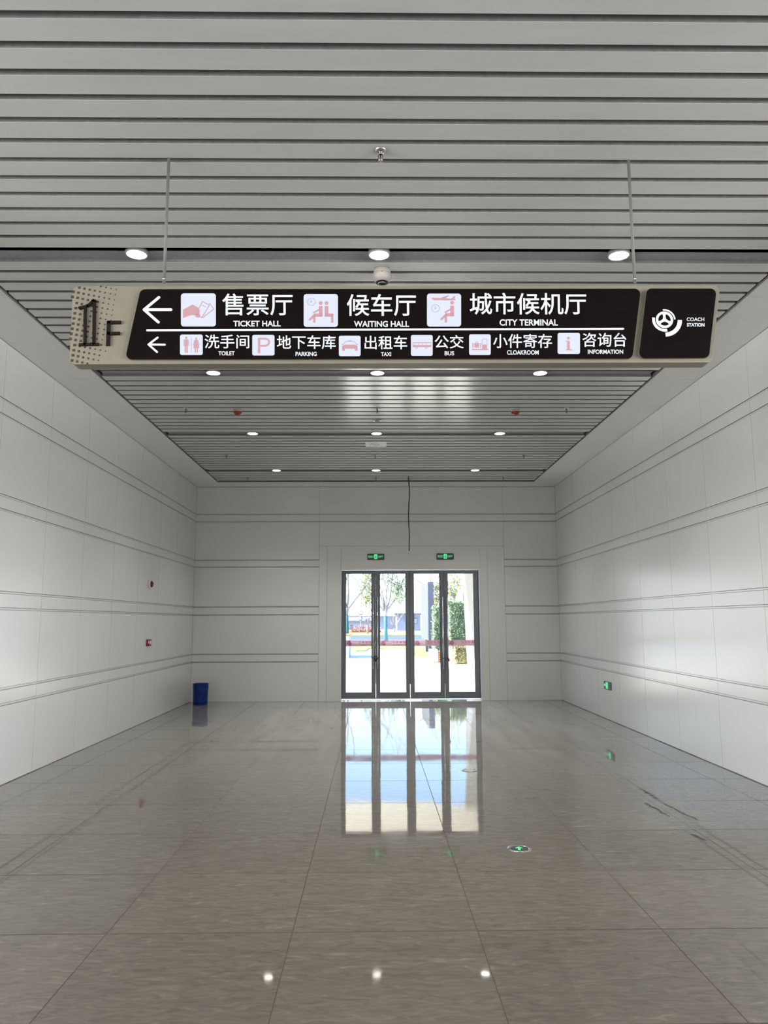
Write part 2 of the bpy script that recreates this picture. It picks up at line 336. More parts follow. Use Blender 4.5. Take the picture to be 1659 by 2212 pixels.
def text2d(body, offset=0.0):
    k = (body, offset)
    if k not in _txt:
        c = bpy.data.curves.new('t', 'FONT'); c.body = body; c.offset = offset; c.resolution_u = 4
        o = bpy.data.objects.new('t', c); COL.objects.link(o)
        me = bpy.data.meshes.new_from_object(o.evaluated_get(bpy.context.evaluated_depsgraph_get()))
        vs_ = [(v.co.x, v.co.y) for v in me.vertices]; fs = [tuple(p.vertices) for p in me.polygons]
        bpy.data.objects.remove(o); bpy.data.curves.remove(c); bpy.data.meshes.remove(me)
        xs = [v[0] for v in vs_]; ys = [v[1] for v in vs_]
        x0, x1, y0, y1 = min(xs), max(xs), min(ys), max(ys)
        _txt[k] = ([((x-x0)/(x1-x0), (y-y0)/(y1-y0)) for x, y in vs_], fs)
    return _txt[k]
def put_text(mb, body, fn, offset=0.0):                 # fn maps (u, v) in 0..1 to a 3D point
    v, f = text2d(body, offset); mb.add([fn(a, b) for a, b in v], f); return mb

# ================================================================== THE HALL
# ---- floor
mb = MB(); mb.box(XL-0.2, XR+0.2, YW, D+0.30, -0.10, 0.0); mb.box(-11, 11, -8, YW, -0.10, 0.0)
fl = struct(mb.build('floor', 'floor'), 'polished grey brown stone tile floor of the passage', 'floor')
dq = lambda x, y: onz(1140+x/3.1965, 1180+y/3.1965, 0)
mb = MB()
for path in ([(780, 1680), (812, 1692), (840, 1712), (862, 1722), (892, 1750)], [(945, 1772), (960, 1790), (1000, 1805), (1040, 1828), (1090, 1855), (1130, 1868), (1190, 1898)], [(808, 1770), (850, 1796), (890, 1812), (930, 1842), (985, 1868)], [(1130, 1985), (1180, 2010), (1235, 2040)]):
    pts = []
    for (xa, ya), (xb, yb_) in zip(path[:-1], path[1:]):
        for q in range(5): pts.append(dq(xa+(xb-xa)*q/5+random.uniform(-3, 3), ya+(yb_-ya)*q/5+random.uniform(-3, 3)))
    for p, q in zip(pts[:-1], pts[1:]):
        wd = random.uniform(0.006, 0.022); mb.quad((p.x-wd, p.y, 0.0008), (p.x+wd, p.y-wd, 0.0008), (q.x+wd, q.y-wd*.3, 0.0008), (q.x-wd, q.y+wd, 0.0008))
mb.build('dirt_streak', 'stain', fl)

# ---- side walls: rows of metal panels parted by narrow joints and paired grooves
ZB = [0.0, 0.727, 0.749, 0.873, 0.894, 1.615, 1.636, 1.768, 1.789, 2.535, 2.553, 2.669, 2.688, 3.420, 3.438, 3.564, 3.582, 4.115]
rows = [(ZB[i], ZB[i+1]) for i in range(0, len(ZB), 2)]
YJ = [YW]+[11.372-1.0855*k for k in range(13, -4, -1) if YW+0.1 < 11.372-1.0855*k < D-0.1]+[D]
def side_wall(name, X, sgn, label):
    mb = MB(); j = 0.0028; g = 0.0079; sl = MB()
    for (z0, z1) in rows:
        for a, b in zip(YJ[:-1], YJ[1:]):
            mb.box(min(X, X+sgn*g), max(X, X+sgn*g), a+j, b-j, z0+0.004, z1)
    for y in YJ[1:-1]:
        for (z0, z1) in rows: sl.box(min(X+sgn*0.004, X+sgn*g), max(X+sgn*0.004, X+sgn*g), y-j+0.0002, y+j-0.0002, z0+0.004, z1)
    for (z0, z1), (z2, z3) in zip(rows[:-1], rows[1:]):
        a, b = min(X+sgn*0.0045, X+sgn*g), max(X+sgn*0.0045, X+sgn*g)
        sl.box(a, b, YW, D, z1, z1+0.0042); sl.box(a, b, YW, D, z2+0.0002, z2+0.0038)  # dark strips that paint shade along the groove edges
    o = struct(mb.build(name, 'panel'), label, 'wall')
    mb = MB(); mb.box(min(X+sgn*0.008, X+sgn*0.15), max(X+sgn*0.008, X+sgn*0.15), YW, D+0.2, 0, Z+0.1); mb.build('groove_backing', 'panel', o)
    sl.build('joint_and_groove_shade', 'joint_and_shade', o)
side_wall('wall_left', XL, -1, 'white panelled metal wall on the left with paired grooves')
side_wall('wall_right', XR, 1, 'white panelled metal wall on the right with paired grooves')
for nm, a, b in (('baseboard_left', XL, XL+0.005), ('baseboard_right', XR-0.006, XR)):
    mb = MB(); mb.box(a, b, YW, D, 0.0, 0.006); struct(mb.build(nm, 'sealant'), 'thin brown sealant bead where the %s wall meets the floor' % nm[10:], 'baseboard')
# ---- far wall round the doors
DX0, DX1, DZ = -0.636, 2.056, 2.502
mb = MB(); j = 0.0022
def bp(x0, x1, z0, z1, d=0.0): mb.box(x0+j, x1-j, D-d, D+0.0119, z0+j, z1-j)
for (z0, z1) in rows:
    bp(XL, -1.060, z0, z1); bp(2.535, XR, z0, z1)
    if z0 > 2.9: bp(-1.060, 2.535, z0 if z0 > 3.43 else 3.438, z1)
bp(-1.060, 2.535, 2.948, 3.420)
bp(-1.060, -0.908, 0, 2.948); bp(2.055+0.15, 2.535, 0, 2.948)
bp(-0.908, DX0-0.001, 0, 2.948); bp(DX1+0.001, 2.205, 0, 2.948); mb.box(DX0, DX1, D, D+0.0119, DZ, 2.946)
wb = struct(mb.build('wall_back', 'panel'), 'white panelled end wall around the glass entrance doors', 'wall')
mb = MB()
for a, b, c, d_ in ((XL-0.1, DX0, 0, Z+0.1), (DX1, XR+0.1, 0, Z+0.1), (DX0, DX1, DZ, Z+0.1)): mb.box(a, b, D+0.012, D+0.22, c, d_)
mb.build('groove_backing', 'groove_shade', wb)  # backing greyer than the panels, recess shade put into its colour

# ---- ceiling: plain panels round the edge, slats in the middle
mb = MB(); t = 0.012
YC = [Y0]+[y for y in YJ[1:-1] if y < E]+[D]
for a, b in zip(YC[:-1], YC[1:]):
    mb.box(XL, SL, a+j, b-j, Z, Z+t); mb.box(SR, XR, a+j, b-j, Z, Z+t)
XC = [SL, -1.06, 0.15, 1.30, 2.535, SR]
for a, b in zip(XC[:-1], XC[1:]): mb.box(a+j, b-j, E, D-j, Z, Z+t)
mb.box(XL, SL-0.002, Y0, D, Z+t, Z+0.09); mb.box(SR+0.002, XR, Y0, D, Z+t, Z+0.09); mb.box(SL-0.002, SR+0.002, E+0.002, D, Z+t, Z+0.09)
ceil = struct(mb.build('ceiling', 'soffit'), 'white plain border panels and slatted field of the ceiling', 'ceiling')
mb = MB(); rv = MB()
missing = {12+15*k for k in range(-4, 5)}
k = int((Y0-KE)/PITCH_S)+12
while True:
    ye = KE+PITCH_S*(k-12); ys = ye-(PITCH_S-GAP)
    if ye > E: break
    if (k-1) not in missing and ys > Y0: mb.box(SL+0.028, SR-0.028, ys, ye, Z, Z+0.0015); rv.box(SL+0.029, SR-0.029, ys+0.0005, ye-0.0005, Z+0.0015, Z+0.055)
    k += 1
mb.build('slat_cladding', 'slat', ceil); rv.build('slat_side_shade', 'slat_shade', ceil)  # slat sides coloured dark to paint in the shade of the gaps
mb = MB(); mb.quad((XL-0.1, Y0, Z+0.30), (XR+0.1, Y0, Z+0.30), (XR+0.1, D+0.1, Z+0.30), (XL-0.1, D+0.1, Z+0.30))
for x in (SL-0.004, SR+0.004): mb.box(x-0.001, x+0.001, Y0, E, Z+0.05, Z+0.3)
mb.box(SL, SR, E, E+0.001, Z+0.05, Z+0.3)
mb.build('upper_lining', 'void', ceil)
mb = MB(); mb.box(SL-0.001, SL+0.010, Y0, E, Z-0.003, Z+0.05); mb.box(SR-0.010, SR+0.001, Y0, E, Z-0.003, Z+0.05); mb.box(SL, SR, E-0.012, E+0.002, Z-0.003, Z+0.05)
mb.build('edge_trim', 'edge', ceil)
ZP = Z+0.026
for i in range(-4, 4):
    s0 = KE+PITCH_S*15*i
    mb = MB(); mb.box(SL+0.05, SR-0.05, s0+0.095, s0+0.262, ZP, ZP+0.03); mb.box(SL+0.05, SR-0.05, s0+0.095, s0+0.10, ZP-0.004, ZP+0.04)
    mb.build('light_channel', 'channel', ceil)

# ---- door liner and threshold
L = D+0.15                                             # plane of the door leaves
mb = MB()
mb.box(DX0-0.004, DX0+0.012, D-0.012, D+0.24, 0, DZ+0.004); mb.box(DX1-0.012, DX1+0.004, D-0.012, D+0.24, 0, DZ+0.004); mb.box(DX0+0.012, DX1-0.012, D-0.012, D+0.24, DZ-0.012, DZ+0.004)
struct(mb.build('trim_1', 'jamb'), 'white metal liner around the entrance doors', 'trim')
mb = MB(); mb.box(DX0+0.012, DX1-0.012, D+0.22, D+0.32, -0.05, 0.004)
struct(mb.build('trim_2', 'chrome'), 'steel threshold strip under the entrance doors', 'trim')

# ---- four glass door leaves
def lx(px, py=1300): return at(px, py, L).x
leaf_x = [(-0.617, 0.032), (0.037, 0.692), (0.700, 1.364), (1.369, 2.034)]
pane_x = [(-0.548, -0.042), (0.112, 0.622), (0.774, 1.284), (1.437, 1.949)]
ZT, ZBt, GT, GB = 2.484, 0.030, 2.424, 0.142
door_names = ['leftmost glass door leaf, by the white jamb', 'second glass door leaf from the left, facing a turquoise tree trunk', 'third glass door leaf from the left, facing the grey outdoor sign board', 'rightmost glass door leaf, facing the white leaning column']
for i in range(4):
    (a, b), (p, q) = leaf_x[i], pane_x[i]
    dr = thing('door_%d' % (i+1), ((a+b)/2, L, 0), door_names[i], 'door'); dr['kind'] = 'structure'
    mb = MB(); y0, y1 = L-0.0, L+0.05
    mb.box(a, p, y0, y1, ZBt, ZT); mb.box(q, b, y0, y1, ZBt, ZT); mb.box(p, q, y0, y1, ZBt, GB); mb.box(p, q, y0, y1, GT, ZT)
    fr = mb.build('leaf_frame', 'door', dr)
    mb = MB()
    for (u0, u1, w0, w1) in ((p, p+0.008, GB, GT), (q-0.008, q, GB, GT), (p+0.008, q-0.008, GB, GB+0.008), (p+0.008, q-0.008, GT-0.008, GT)): mb.box(u0, u1, L-0.004, L+0.012, w0, w1)
    mb.build('glazing_bead', 'sgrey', dr)
    ga = leaf_x[i-1][1] if i else DX0+0.012; gb = leaf_x[i+1][0] if i < 3 else DX1-0.012; mb = MB()
    for g0, g1 in ((ga, a), (b, gb)):
        if g0 != ga or i == 0: mb.box(g0+0.0005, g1-0.0005, L+0.018, L+0.034, 0.30 if 0 < g0 < 2 else 0.03, ZT)
    mb.build('edge_gasket', 'black', dr)
    mb = MB(); mb.quad((p, L+0.025, GB), (q, L+0.025, GB), (q, L+0.025, GT), (p, L+0.025, GT)); mb.build('glass_pane', 'glass', dr)
    hx = [-0.008, 0.064, 1.338, 1.432][i] if i != 3 else 1.424
    mb = MB(); hy = L-0.055
    mb.tube([(hx, hy, 0.600), (hx, hy, 1.955)], 0.0135, 14)
    for z in (0.80, 1.75): mb.tube([(hx, hy, z), (hx, L, z)], 0.009, 10)
    for z in (0.60, 1.955): mb.lathe([(0, -0.004), (0.015, -0.004), (0.015, 0.004), (0, 0.004)], (hx, hy, z), 'z', 14)
    mb.build('pull_handle', 'chrome', dr)['label'] = 'long round steel pull handle'
    mb = MB(); zb0, zb1 = 1.022, 1.134; yb = L+0.022
    mb.quad((p+0.002, yb, zb0), (q-0.002, yb, zb0), (q-0.002, yb, zb1), (p+0.002, yb, zb1))
    band = mb.build('safety_band', 'film', dr); band['label'] = 'pale red film band with emblem and characters'
    W_ = q-p; X = lambda u: p+u*W_
    def P2(poly, mbx, dy=0.002): mbx.add([(x, yb-dy, z) for x, z in poly], [tuple(range(len(poly)))])
    c = (X(0.125), 1.083); R = 0.029; mb = MB()
    P2(arc(c, R*0.70, R, 0, 359.9, 30), mb)
    for a0 in (90, 210, 330): P2(seg(c, (c[0]+R*0.75*math.cos(math.radians(a0)), c[1]+R*0.75*math.sin(math.radians(a0))), 0.009), mb)
    P2(arc(c, R*1.08, R*1.25, 0, 95), mb); P2(arc(c, R*1.05, R*1.3, 168, 282), mb)
    mb.build('emblem', 'fred', band)
    mb = MB(); P2(arc(c, R*1.35, R*1.75, 272, 360), mb)
    put_text(mb, 'COACH', lambda u, v: (X(0.245+0.10*u), yb-0.002, 1.071+0.006*v)); put_text(mb, 'STATION', lambda u, v: (X(0.245+0.10*u), yb-0.002, 1.062+0.006*v))
    mb.build('emblem_swoosh', 'fblue', band)
    mb = MB()
    for s_, u0 in zip('江苏扬运', (0.50, 0.63, 0.76, 0.89)): put_text(mb, s_, lambda u, v: (X(u0+0.078*u), yb-0.002, 1.072+0.040*v), 0.012)
    mb.add([(X(0.50), yb-0.002, 1.054), (X(0.968), yb-0.002, 1.054), (X(0.968), yb-0.002, 1.058), (X(0.50), yb-0.002, 1.058)], [(0, 1, 2, 3)])
    mb.build('lettering', 'fred', band)

# ---- locks hung on the pull handles
def ring(c, rx, ry, n=22, ax='xz', tilt=0.0):
    o = []
    for i in range(n):
        a = 2*PI*i/n; x, z = rx*math.cos(a), ry*math.sin(a); x, z = x*math.cos(tilt)-z*math.sin(tilt), x*math.sin(tilt)+z*math.cos(tilt)
        o.append(Vector(c)+Vector((x, (0.012 if ax == 'xz' else 0)*math.sin(a*2), z)))
    return o
t1 = thing('cable_lock', (0.03, L-0.06, 0.80), 'black cable lock looped through the pull handles of the left door pair', 'lock')
mb = MB(); mb.tube(ring((0.028, L-0.055, 0.80), 0.052, 0.030), 0.006, 8, True); mb.tube(ring((0.02, L-0.062, 0.765), 0.030, 0.022, tilt=0.6), 0.006, 8, True); mb.build('lock_cable', 'cord', t1)
mb = MB(); mb.prism(rpoly([(0.012, 0.725), (0.046, 0.725), (0.046, 0.765), (0.012, 0.765)], 0.006), L-0.085, L-0.062); mb.build('lock_body', 'black', t1)
mb = MB(); mb.prism(rpoly([(-0.022, 0.735), (0.004, 0.752), (-0.002, 0.760), (-0.028, 0.744)], 0.002), L-0.08, L-0.068); mb.build('lock_key_flap', 'black', t1)
t2 = thing('shackle_lock', (1.38, L-0.06, 0.78), 'thin grey shackle lock bridging the pull handles of the right door pair', 'lock')
mb = MB(); mb.tube(ring((1.381, L-0.055, 0.775), 0.062, 0.014), 0.0055, 8, True); mb.build('shackle', 'sgrey', t2)
mb = MB(); mb.box(1.436, 1.452, L-0.07, L-0.045, 0.73, 0.775); mb.build('lock_body', 'black', t2)

# ================================================================== THINGS ON THE CEILING
# ---- downlights
where = ['in the dark strip above the hanging sign', 'in the strip just past the hanging sign', 'in the strip before the square ceiling speaker', 'in the last strip, by the far wall']
which = ['leftmost of three', 'middle of three', 'rightmost of three']
proto = None
for r_, yy in enumerate(LAMP_Y):
    for c_, xx in enumerate(LAMP_X):
        lab = 'round lit white downlight, %s %s' % (which[c_], where[r_]); loc = (xx, yy, Z-0.006)
        if proto is None:
            proto = thing('downlight', loc, lab, 'ceiling light', 'downlights in the dark ceiling strips')
            mb = MB(); mb.lathe([(0.064, 0.034), (0.078, 0.034), (0.080, 0.004), (0.079, 0.001), (0.071, 0.001), (0.069, 0.006)]); mb.build('trim_ring', 'ring', proto, (0, 0, 0))
            mb = MB(); mb.lathe([(0.0, 0.002), (0.03, 0.0005), (0.060, 0.001), (0.070, 0.002)]); mb.build('lamp_lens', 'lens', proto, (0, 0, 0))
            ld = bpy.data.lights.new('downlight_beam', 'SPOT'); ld.energy = DOWNLIGHT_W; ld.spot_size = math.radians(112); ld.spot_blend = 0.8; ld.shadow_soft_size = 0.06; ld.color = (1.0, 0.985, 0.96)
            lo = bpy.data.objects.new('downlight_beam', ld); COL.objects.link(lo); lo.parent = proto; lo.location = (0, 0, -0.012)
        else: dup(proto, loc, lab, 'downlights in the dark ceiling strips')
# ---- sprinklers
spr = [((0.042, 3.992), 'pendent sprinkler nearest the viewer, alone on the slats above the sign'),
       ((-2.324, 9.27), 'sprinkler left of the left red ceiling sounder'), ((0.046, 9.29), 'sprinkler just before the small round ceiling sensor'), ((2.403, 9.27), 'sprinkler right of the right red ceiling sounder'),
       ((-2.335, 11.99), 'sprinkler on the left past the square ceiling speaker'), ((0.03, 12.0), 'sprinkler straight behind the square ceiling speaker'), ((2.397, 12.0), 'sprinkler on the right past the square ceiling speaker'),
       ((-2.311, 13.90), 'sprinkler on the left past the last downlight strip'), ((0.041, 13.91), 'sprinkler in the middle past the last downlight strip'), ((2.391, 13.92), 'sprinkler on the right past the last downlight strip')]
proto_s = None
for (x, y), lab in spr:
    if proto_s is None:
        proto_s = thing('sprinkler', (x, y, Z), lab, 'sprinkler', 'fire sprinklers on the ceiling')
        O = (0, 0, 0)
        mb = MB(); mb.lathe([(0.012, 0.0), (0.034, -0.001), (0.035, -0.004), (0.022, -0.010), (0.013, -0.010)]); mb.build('escutcheon', 'chrome', proto_s, O)
        mb = MB(); mb.lathe([(0.011, 0.0), (0.011, -0.018), (0.008, -0.020), (0.008, -0.026)], n=16)
        for s in (-1, 1): mb.tube([(s*0.008, 0, -0.022), (s*0.013, 0, -0.035), (s*0.010, 0, -0.052), (0, 0, -0.060)], 0.0026, 8)
        mb.build('sprinkler_frame', 'dchrome', proto_s, O)
        mb = MB(); mb.lathe([(0.0, -0.024), (0.0032, -0.026), (0.0032, -0.054), (0, -0.056)], n=12); mb.build('glass_bulb', 'bulb', proto_s, O)
        mb = MB(); mb.lathe([(0.0, -0.060), (0.013, -0.061), (0.014, -0.064), (0.0, -0.066)], n=20); mb.build('deflector', 'chrome', proto_s, O)
    else: dup(proto_s, (x, y, Z), lab, 'fire sprinklers on the ceiling')

# ---- dome camera above the sign
dc = thing('security_camera', (0.066, 5.47, Z), 'warm white turret security camera hanging from the slats behind the sign', 'security camera')
mb = MB(); mb.lathe([(0.0, 0.0), (0.058, 0.0), (0.062, -0.010), (0.066, -0.030), (0.064, -0.034)], dc['_o']); mb.build('mount_base', 'cam', dc)
mb = MB(); mb.lathe([(0.060, -0.030), (0.069, -0.042), (0.071, -0.060), (0.066, -0.080), (0.056, -0.096), (0.047, -0.104)], dc['_o']); shell = mb.build('turret_shell', 'cam', dc)
for a in (0.5, 2.6, 4.7):
    mb = MB(); mb.lathe([(0.0, 0), (0.005, 0), (0.005, 0.004), (0, 0.004)], (0.066+0.066*math.cos(a), 5.47+0.066*math.sin(a), Z-0.05), 'z', 10); mb.build('grub_screw', 'black', shell)
mb = MB(); mb.lathe([(0.048, -0.103), (0.046, -0.108), (0.020, -0.112), (0.018, -0.106), (0.0, -0.106)], dc['_o']); face = mb.build('camera_face', 'black', dc)
mb = MB(); mb.lathe([(0.0, 0), (0.006, 0.0), (0.005, -0.004), (0, -0.005)], (0.070, 5.442, Z-0.108), 'z', 12); mb.build('lens_window', 'chrome', face)

# ---- red ceiling sounders
p_ = None
for (x, y), lab in (((-1.700, 9.36), 'red ceiling sounder on a grey base, left of the pair past the sign'), ((1.782, 9.36), 'red ceiling sounder on a grey base, right of the pair past the sign')):
    if p_ is None:
        p_ = thing('alarm_sounder', (x, y, Z), lab, 'alarm', 'red ceiling sounders'); O = (0, 0, 0)
        mb = MB(); mb.lathe([(0, 0), (0.050, 0), (0.052, -0.012), (0.046, -0.022), (0, -0.022)]); mb.build('sounder_base', 'greyp', p_, O)
        mb = MB(); mb.lathe([(0.046, -0.022), (0.050, -0.034), (0.044, -0.050), (0.030, -0.058), (0, -0.060)]); mb.build('sounder_lens', 'red', p_, O)
    else: dup(p_, (x, y, Z), lab, 'red ceiling sounders')
# ---- small round sensor
rs = thing('ceiling_sensor', (0.049, 9.86, Z), 'small round chrome-ringed sensor flush with the slats, behind the middle sprinkler', 'sensor')
mb = MB(); mb.lathe([(0.036, 0.0), (0.056, 0.0), (0.056, -0.008), (0.046, -0.010), (0.040, -0.004)], rs['_o']); mb.build('sensor_ring', 'chrome', rs)
mb = MB(); mb.lathe([(0.041, -0.003), (0.030, -0.012), (0, -0.016)], rs['_o']); mb.build('sensor_dome', 'sgrey', rs)
# ---- square plate with round speaker
pl = thing('ceiling_speaker', (0.034, 11.22, Z), 'square white ceiling plate with a round speaker, past the third lamp strip', 'speaker')
mb = MB(); mb.box(0.034-0.157, 0.034+0.157, 11.22-0.157, 11.22+0.157, Z-0.006, Z+0.002); mb.build('mounting_plate', 'soffit', pl)
mb = MB(); mb.lathe([(0.083, -0.006), (0.083, -0.012), (0.074, -0.014), (0.070, -0.010)], pl['_o']); mb.build('speaker_rim', 'chrome', pl)
mb = MB(); mb.lathe([(0.072, -0.010), (0.04, -0.013), (0, -0.014)], pl['_o']); mb.build('speaker_grille', 'greyp', pl)
# ---- dangling cable
mb = MB(); cp = [onz(883, 1027, Z+0.02)]; Yc = cp[0].y
for px, py in ((882.3, 1034), (884, 1050), (884.6, 1070), (883.2, 1092), (882.6, 1110), (882.8, 1128), (883.8, 1146), (884.5, 1160), (883.6, 1176), (884, 1190)): cp.append(at(px, py, Yc))
mb.tube(cp, 0.0085, 8)
tag(mb.build('dangling_cable', 'cord', None, tuple(cp[0])), 'loose black cable dangling from the slats in front of the doors', 'cable')

# ================================================================== THE HANGING SIGN
YF = 4.03
def S(px, py, Y=YF): q = at(px, py, Y); return (q.x, q.z)
SC = Vector((0.13, 4.08, 2.895))
sg = thing('hanging_sign', tuple(SC), 'long taupe hanging direction sign with dark backlit panels and white legends', 'sign')
mb = MB(); outer = rpoly([S(157.5, 618), S(1555.5, 616.8), S(1538.5, 783), S(149.5, 787)], 0.033, 8)
mb.prism(outer, YF, YF+0.088); mb.build('cabinet', 'taupe', sg, bevel=0.002)
for nm, poly in (('legend_panel', [(303.5, 625), (1384.5, 623.5), (1366, 774), (270, 776)]), ('logo_panel', [(1398, 623.2), (1548, 623.2), (1531.5, 772.5), (1380, 773.5)])):
    rp_ = rpoly([S(*p, YF-0.018) for p in poly], 0.030, 8)
    mb = MB(); mb.prism(rp_, YF-0.014, YF); b_ = mb.build('panel_return', 'taupe_d', sg)
    mb = MB(); mb.prism(rp_, YF-0.018, YF-0.014); mb.build(nm, 'panel_d', sg)['label'] = 'dark brown glossy panel'
YP = YF-0.018; YT = YP-0.002
G = lambda px, py: S(px, py, YP)
def c1(x, y): return G(130+x/4.1475, 590+y/4.1475)
def part_polys(name, polys, m, y0=None, y1=None, parent=None):
    mb = MB()
    for p in polys: mb.prism(p, (YT if y0 is None else y0), (YP if y1 is None else y1))
    return mb.build(name, m, parent or sg)
u = 1/4.1475*4.03/1659.5*1.03
part_polys('arrow', [seg(c1(752, 328), c1(885, 218), 25*u), seg(c1(752, 328), c1(880, 440), 25*u), seg(c1(752, 328), c1(993, 328), 25*u)], 'glow')
part_polys('arrow', [seg(c1(792, 640), c1(873, 578), 18*u), seg(c1(792, 640), c1(868, 707), 18*u), seg(c1(792, 640), c1(937, 642), 18*u)], 'glow')
part_polys('divider_line', [seg(G(318, 713.8), G(1346, 710.4), 4.2*u*4.15)], 'glow')
def tile(x0, y0, x1, y1, name):
    a, b, c, d = G(x0, y1), G(x1, y1), G(x1, y0), G(x0, y0)
    o = part_polys('pictogram_tile', [rpoly([a, b, c, d], (b[0]-a[0])*0.085)], 'tile'); o['label'] = 'white backlit tile with a pink %s symbol' % name
    A, B, Dd = Vector(a), Vector(b), Vector(d)
    T = lambda u_, v_: tuple(A+(B-A)*u_+(Dd-A)*v_)
    k = (B-A).length
    return o, T, k
def sym(o, T, k, pinks, greys=()):
    if pinks: part_polys('symbol', pinks, 'pink', YT-0.0015, YT, o)
    if greys: part_polys('symbol_outline', greys, 'greyline', YT-0.0012, YT, o)
def TP(T, pts): return [T(a, b) for a, b in pts]
def L_(T, k, a, b, w_): return seg(T(*a), T(*b), w_*k)
def C_(T, k, c, r_): return circ(T(*c), r_*k)
def R_(T, k, c, r0, r1, n=24):
    return [arc(T(*c), r0*k, r1*k, 0, 180, n), arc(T(*c), r0*k, r1*k, 180, 360, n)]
# tickets in a hand
o, T, k = tile(391, 634, 466.4, 705.3, 'hand with tickets')
sym(o, T, k, [TP(T, [(0.06, 0.25), (0.06, 0.50), (0.34, 0.66), (0.50, 0.56), (0.55, 0.46), (0.53, 0.38), (0.46, 0.33), (0.30, 0.34)]), TP(T, [(0.42, 0.36), (0.50, 0.42), (0.56, 0.34), (0.52, 0.26), (0.42, 0.28)]),
   L_(T, k, (0.62, 0.75), (0.82, 0.64), 0.022), L_(T, k, (0.62, 0.75), (0.50, 0.50), 0.022), L_(T, k, (0.82, 0.64), (0.60, 0.26), 0.022), L_(T, k, (0.60, 0.26), (0.47, 0.35), 0.022),
   L_(T, k, (0.82, 0.70), (0.95, 0.52), 0.022), L_(T, k, (0.95, 0.52), (0.62, 0.26), 0.022)],
   [L_(T, k, (0.61, 0.64), (0.72, 0.585), 0.014)])
def sitter(T, k, x, m=1, cross=True):
    f = lambda a: x+m*a
    out = [C_(T, k, (f(0), 0.72), 0.058), TP(T, [(f(-0.055), 0.63), (f(0.055), 0.63), (f(0.055), 0.31), (f(-0.055), 0.31)]), TP(T, [(f(-0.20), 0.40), (f(0.05), 0.40), (f(0.05), 0.305), (f(-0.20), 0.305)])]
    if cross: out += [L_(T, k, (f(-0.17), 0.36), (f(-0.32), 0.22), 0.065), TP(T, [(f(-0.22), 0.36), (f(-0.155), 0.36), (f(-0.155), 0.12), (f(-0.22), 0.12)]), L_(T, k, (f(-0.03), 0.53), (f(-0.20), 0.43), 0.045)]
    else: out += [TP(T, [(f(-0.20), 0.40), (f(-0.13), 0.40), (f(-0.13), 0.12), (f(-0.20), 0.12)])]
    return out
o, T, k = tile(656, 635.4, 730, 706.3, 'two seated people')
sym(o, T, k, sitter(T, k, 0.50)+sitter(T, k, 0.67, -1, False), R_(T, k, (0.23, 0.76), 0.108, 0.12)+[L_(T, k, (0.23, 0.74), (0.23, 0.82), 0.014), L_(T, k, (0.23, 0.74), (0.19, 0.77), 0.014)])
o, T, k = tile(922.3, 634.5, 996, 705.6, 'plane and seated person')
sym(o, T, k, sitter(T, k, 0.74)+[TP(T, [(0.12, 0.85), (0.17, 0.875), (0.45, 0.865), (0.82, 0.835), (0.84, 0.80), (0.60, 0.79), (0.20, 0.80)]), TP(T, [(0.40, 0.86), (0.60, 0.94), (0.66, 0.94), (0.54, 0.85)]), TP(T, [(0.70, 0.84), (0.80, 0.92), (0.84, 0.92), (0.80, 0.83)])],
   R_(T, k, (0.25, 0.55), 0.108, 0.12)+[L_(T, k, (0.25, 0.53), (0.25, 0.61), 0.014), L_(T, k, (0.25, 0.53), (0.21, 0.56), 0.014)])
# toilets
o, T, k = tile(389, 723, 438, 767, 'man and woman')
sym(o, T, k, [C_(T, k, (0.28, 0.84), 0.055), TP(T, [(0.20, 0.76), (0.36, 0.76), (0.36, 0.44), (0.20, 0.44)]), TP(T, [(0.21, 0.46), (0.27, 0.46), (0.27, 0.10), (0.21, 0.10)]), TP(T, [(0.29, 0.46), (0.35, 0.46), (0.35, 0.10), (0.29, 0.10)]),
   C_(T, k, (0.72, 0.80), 0.05), TP(T, [(0.66, 0.73), (0.78, 0.73), (0.85, 0.33), (0.59, 0.33)]), TP(T, [(0.65, 0.34), (0.70, 0.34), (0.70, 0.10), (0.65, 0.10)]), TP(T, [(0.74, 0.34), (0.79, 0.34), (0.79, 0.10), (0.74, 0.10)])],
   [L_(T, k, (0.50, 0.88), (0.50, 0.10), 0.018)]+[L_(T, k, a, b, 0.022) for a, b in (((0.18, 0.74), (0.165, 0.44)), ((0.38, 0.74), (0.395, 0.44)), ((0.65, 0.72), (0.585, 0.47)), ((0.79, 0.72), (0.855, 0.47)))])
o, T, k = tile(545, 723.7, 593, 768, 'letter P')
sym(o, T, k, [TP(T, [(0.26, 0.10), (0.36, 0.10), (0.36, 0.86), (0.26, 0.86)]), TP(T, [(0.36, 0.77), (0.60, 0.77), (0.60, 0.86), (0.36, 0.86)]), TP(T, [(0.36, 0.42), (0.60, 0.42), (0.60, 0.51), (0.36, 0.51)]), arc(T(0.60, 0.64), 0.12*k, 0.205*k, -90, 90)])
o, T, k = tile(732, 725.4, 779, 769.5, 'taxi')
sym(o, T, k, [rpoly(TP(T, [(0.15, 0.36), (0.86, 0.36), (0.86, 0.50), (0.74, 0.56), (0.27, 0.56), (0.15, 0.50)]), 0.02*k), TP(T, [(0.15, 0.26), (0.27, 0.26), (0.27, 0.40), (0.15, 0.40)]), TP(T, [(0.74, 0.26), (0.86, 0.26), (0.86, 0.40), (0.74, 0.40)]), TP(T, [(0.42, 0.735), (0.60, 0.735), (0.58, 0.765), (0.44, 0.765)])],
   [L_(T, k, a, b, 0.022) for a, b in (((0.20, 0.57), (0.30, 0.71)), ((0.30, 0.71), (0.71, 0.71)), ((0.71, 0.71), (0.81, 0.57)), ((0.13, 0.57), (0.20, 0.58)), ((0.81, 0.58), (0.88, 0.57)), ((0.45, 0.41), (0.56, 0.41)))])
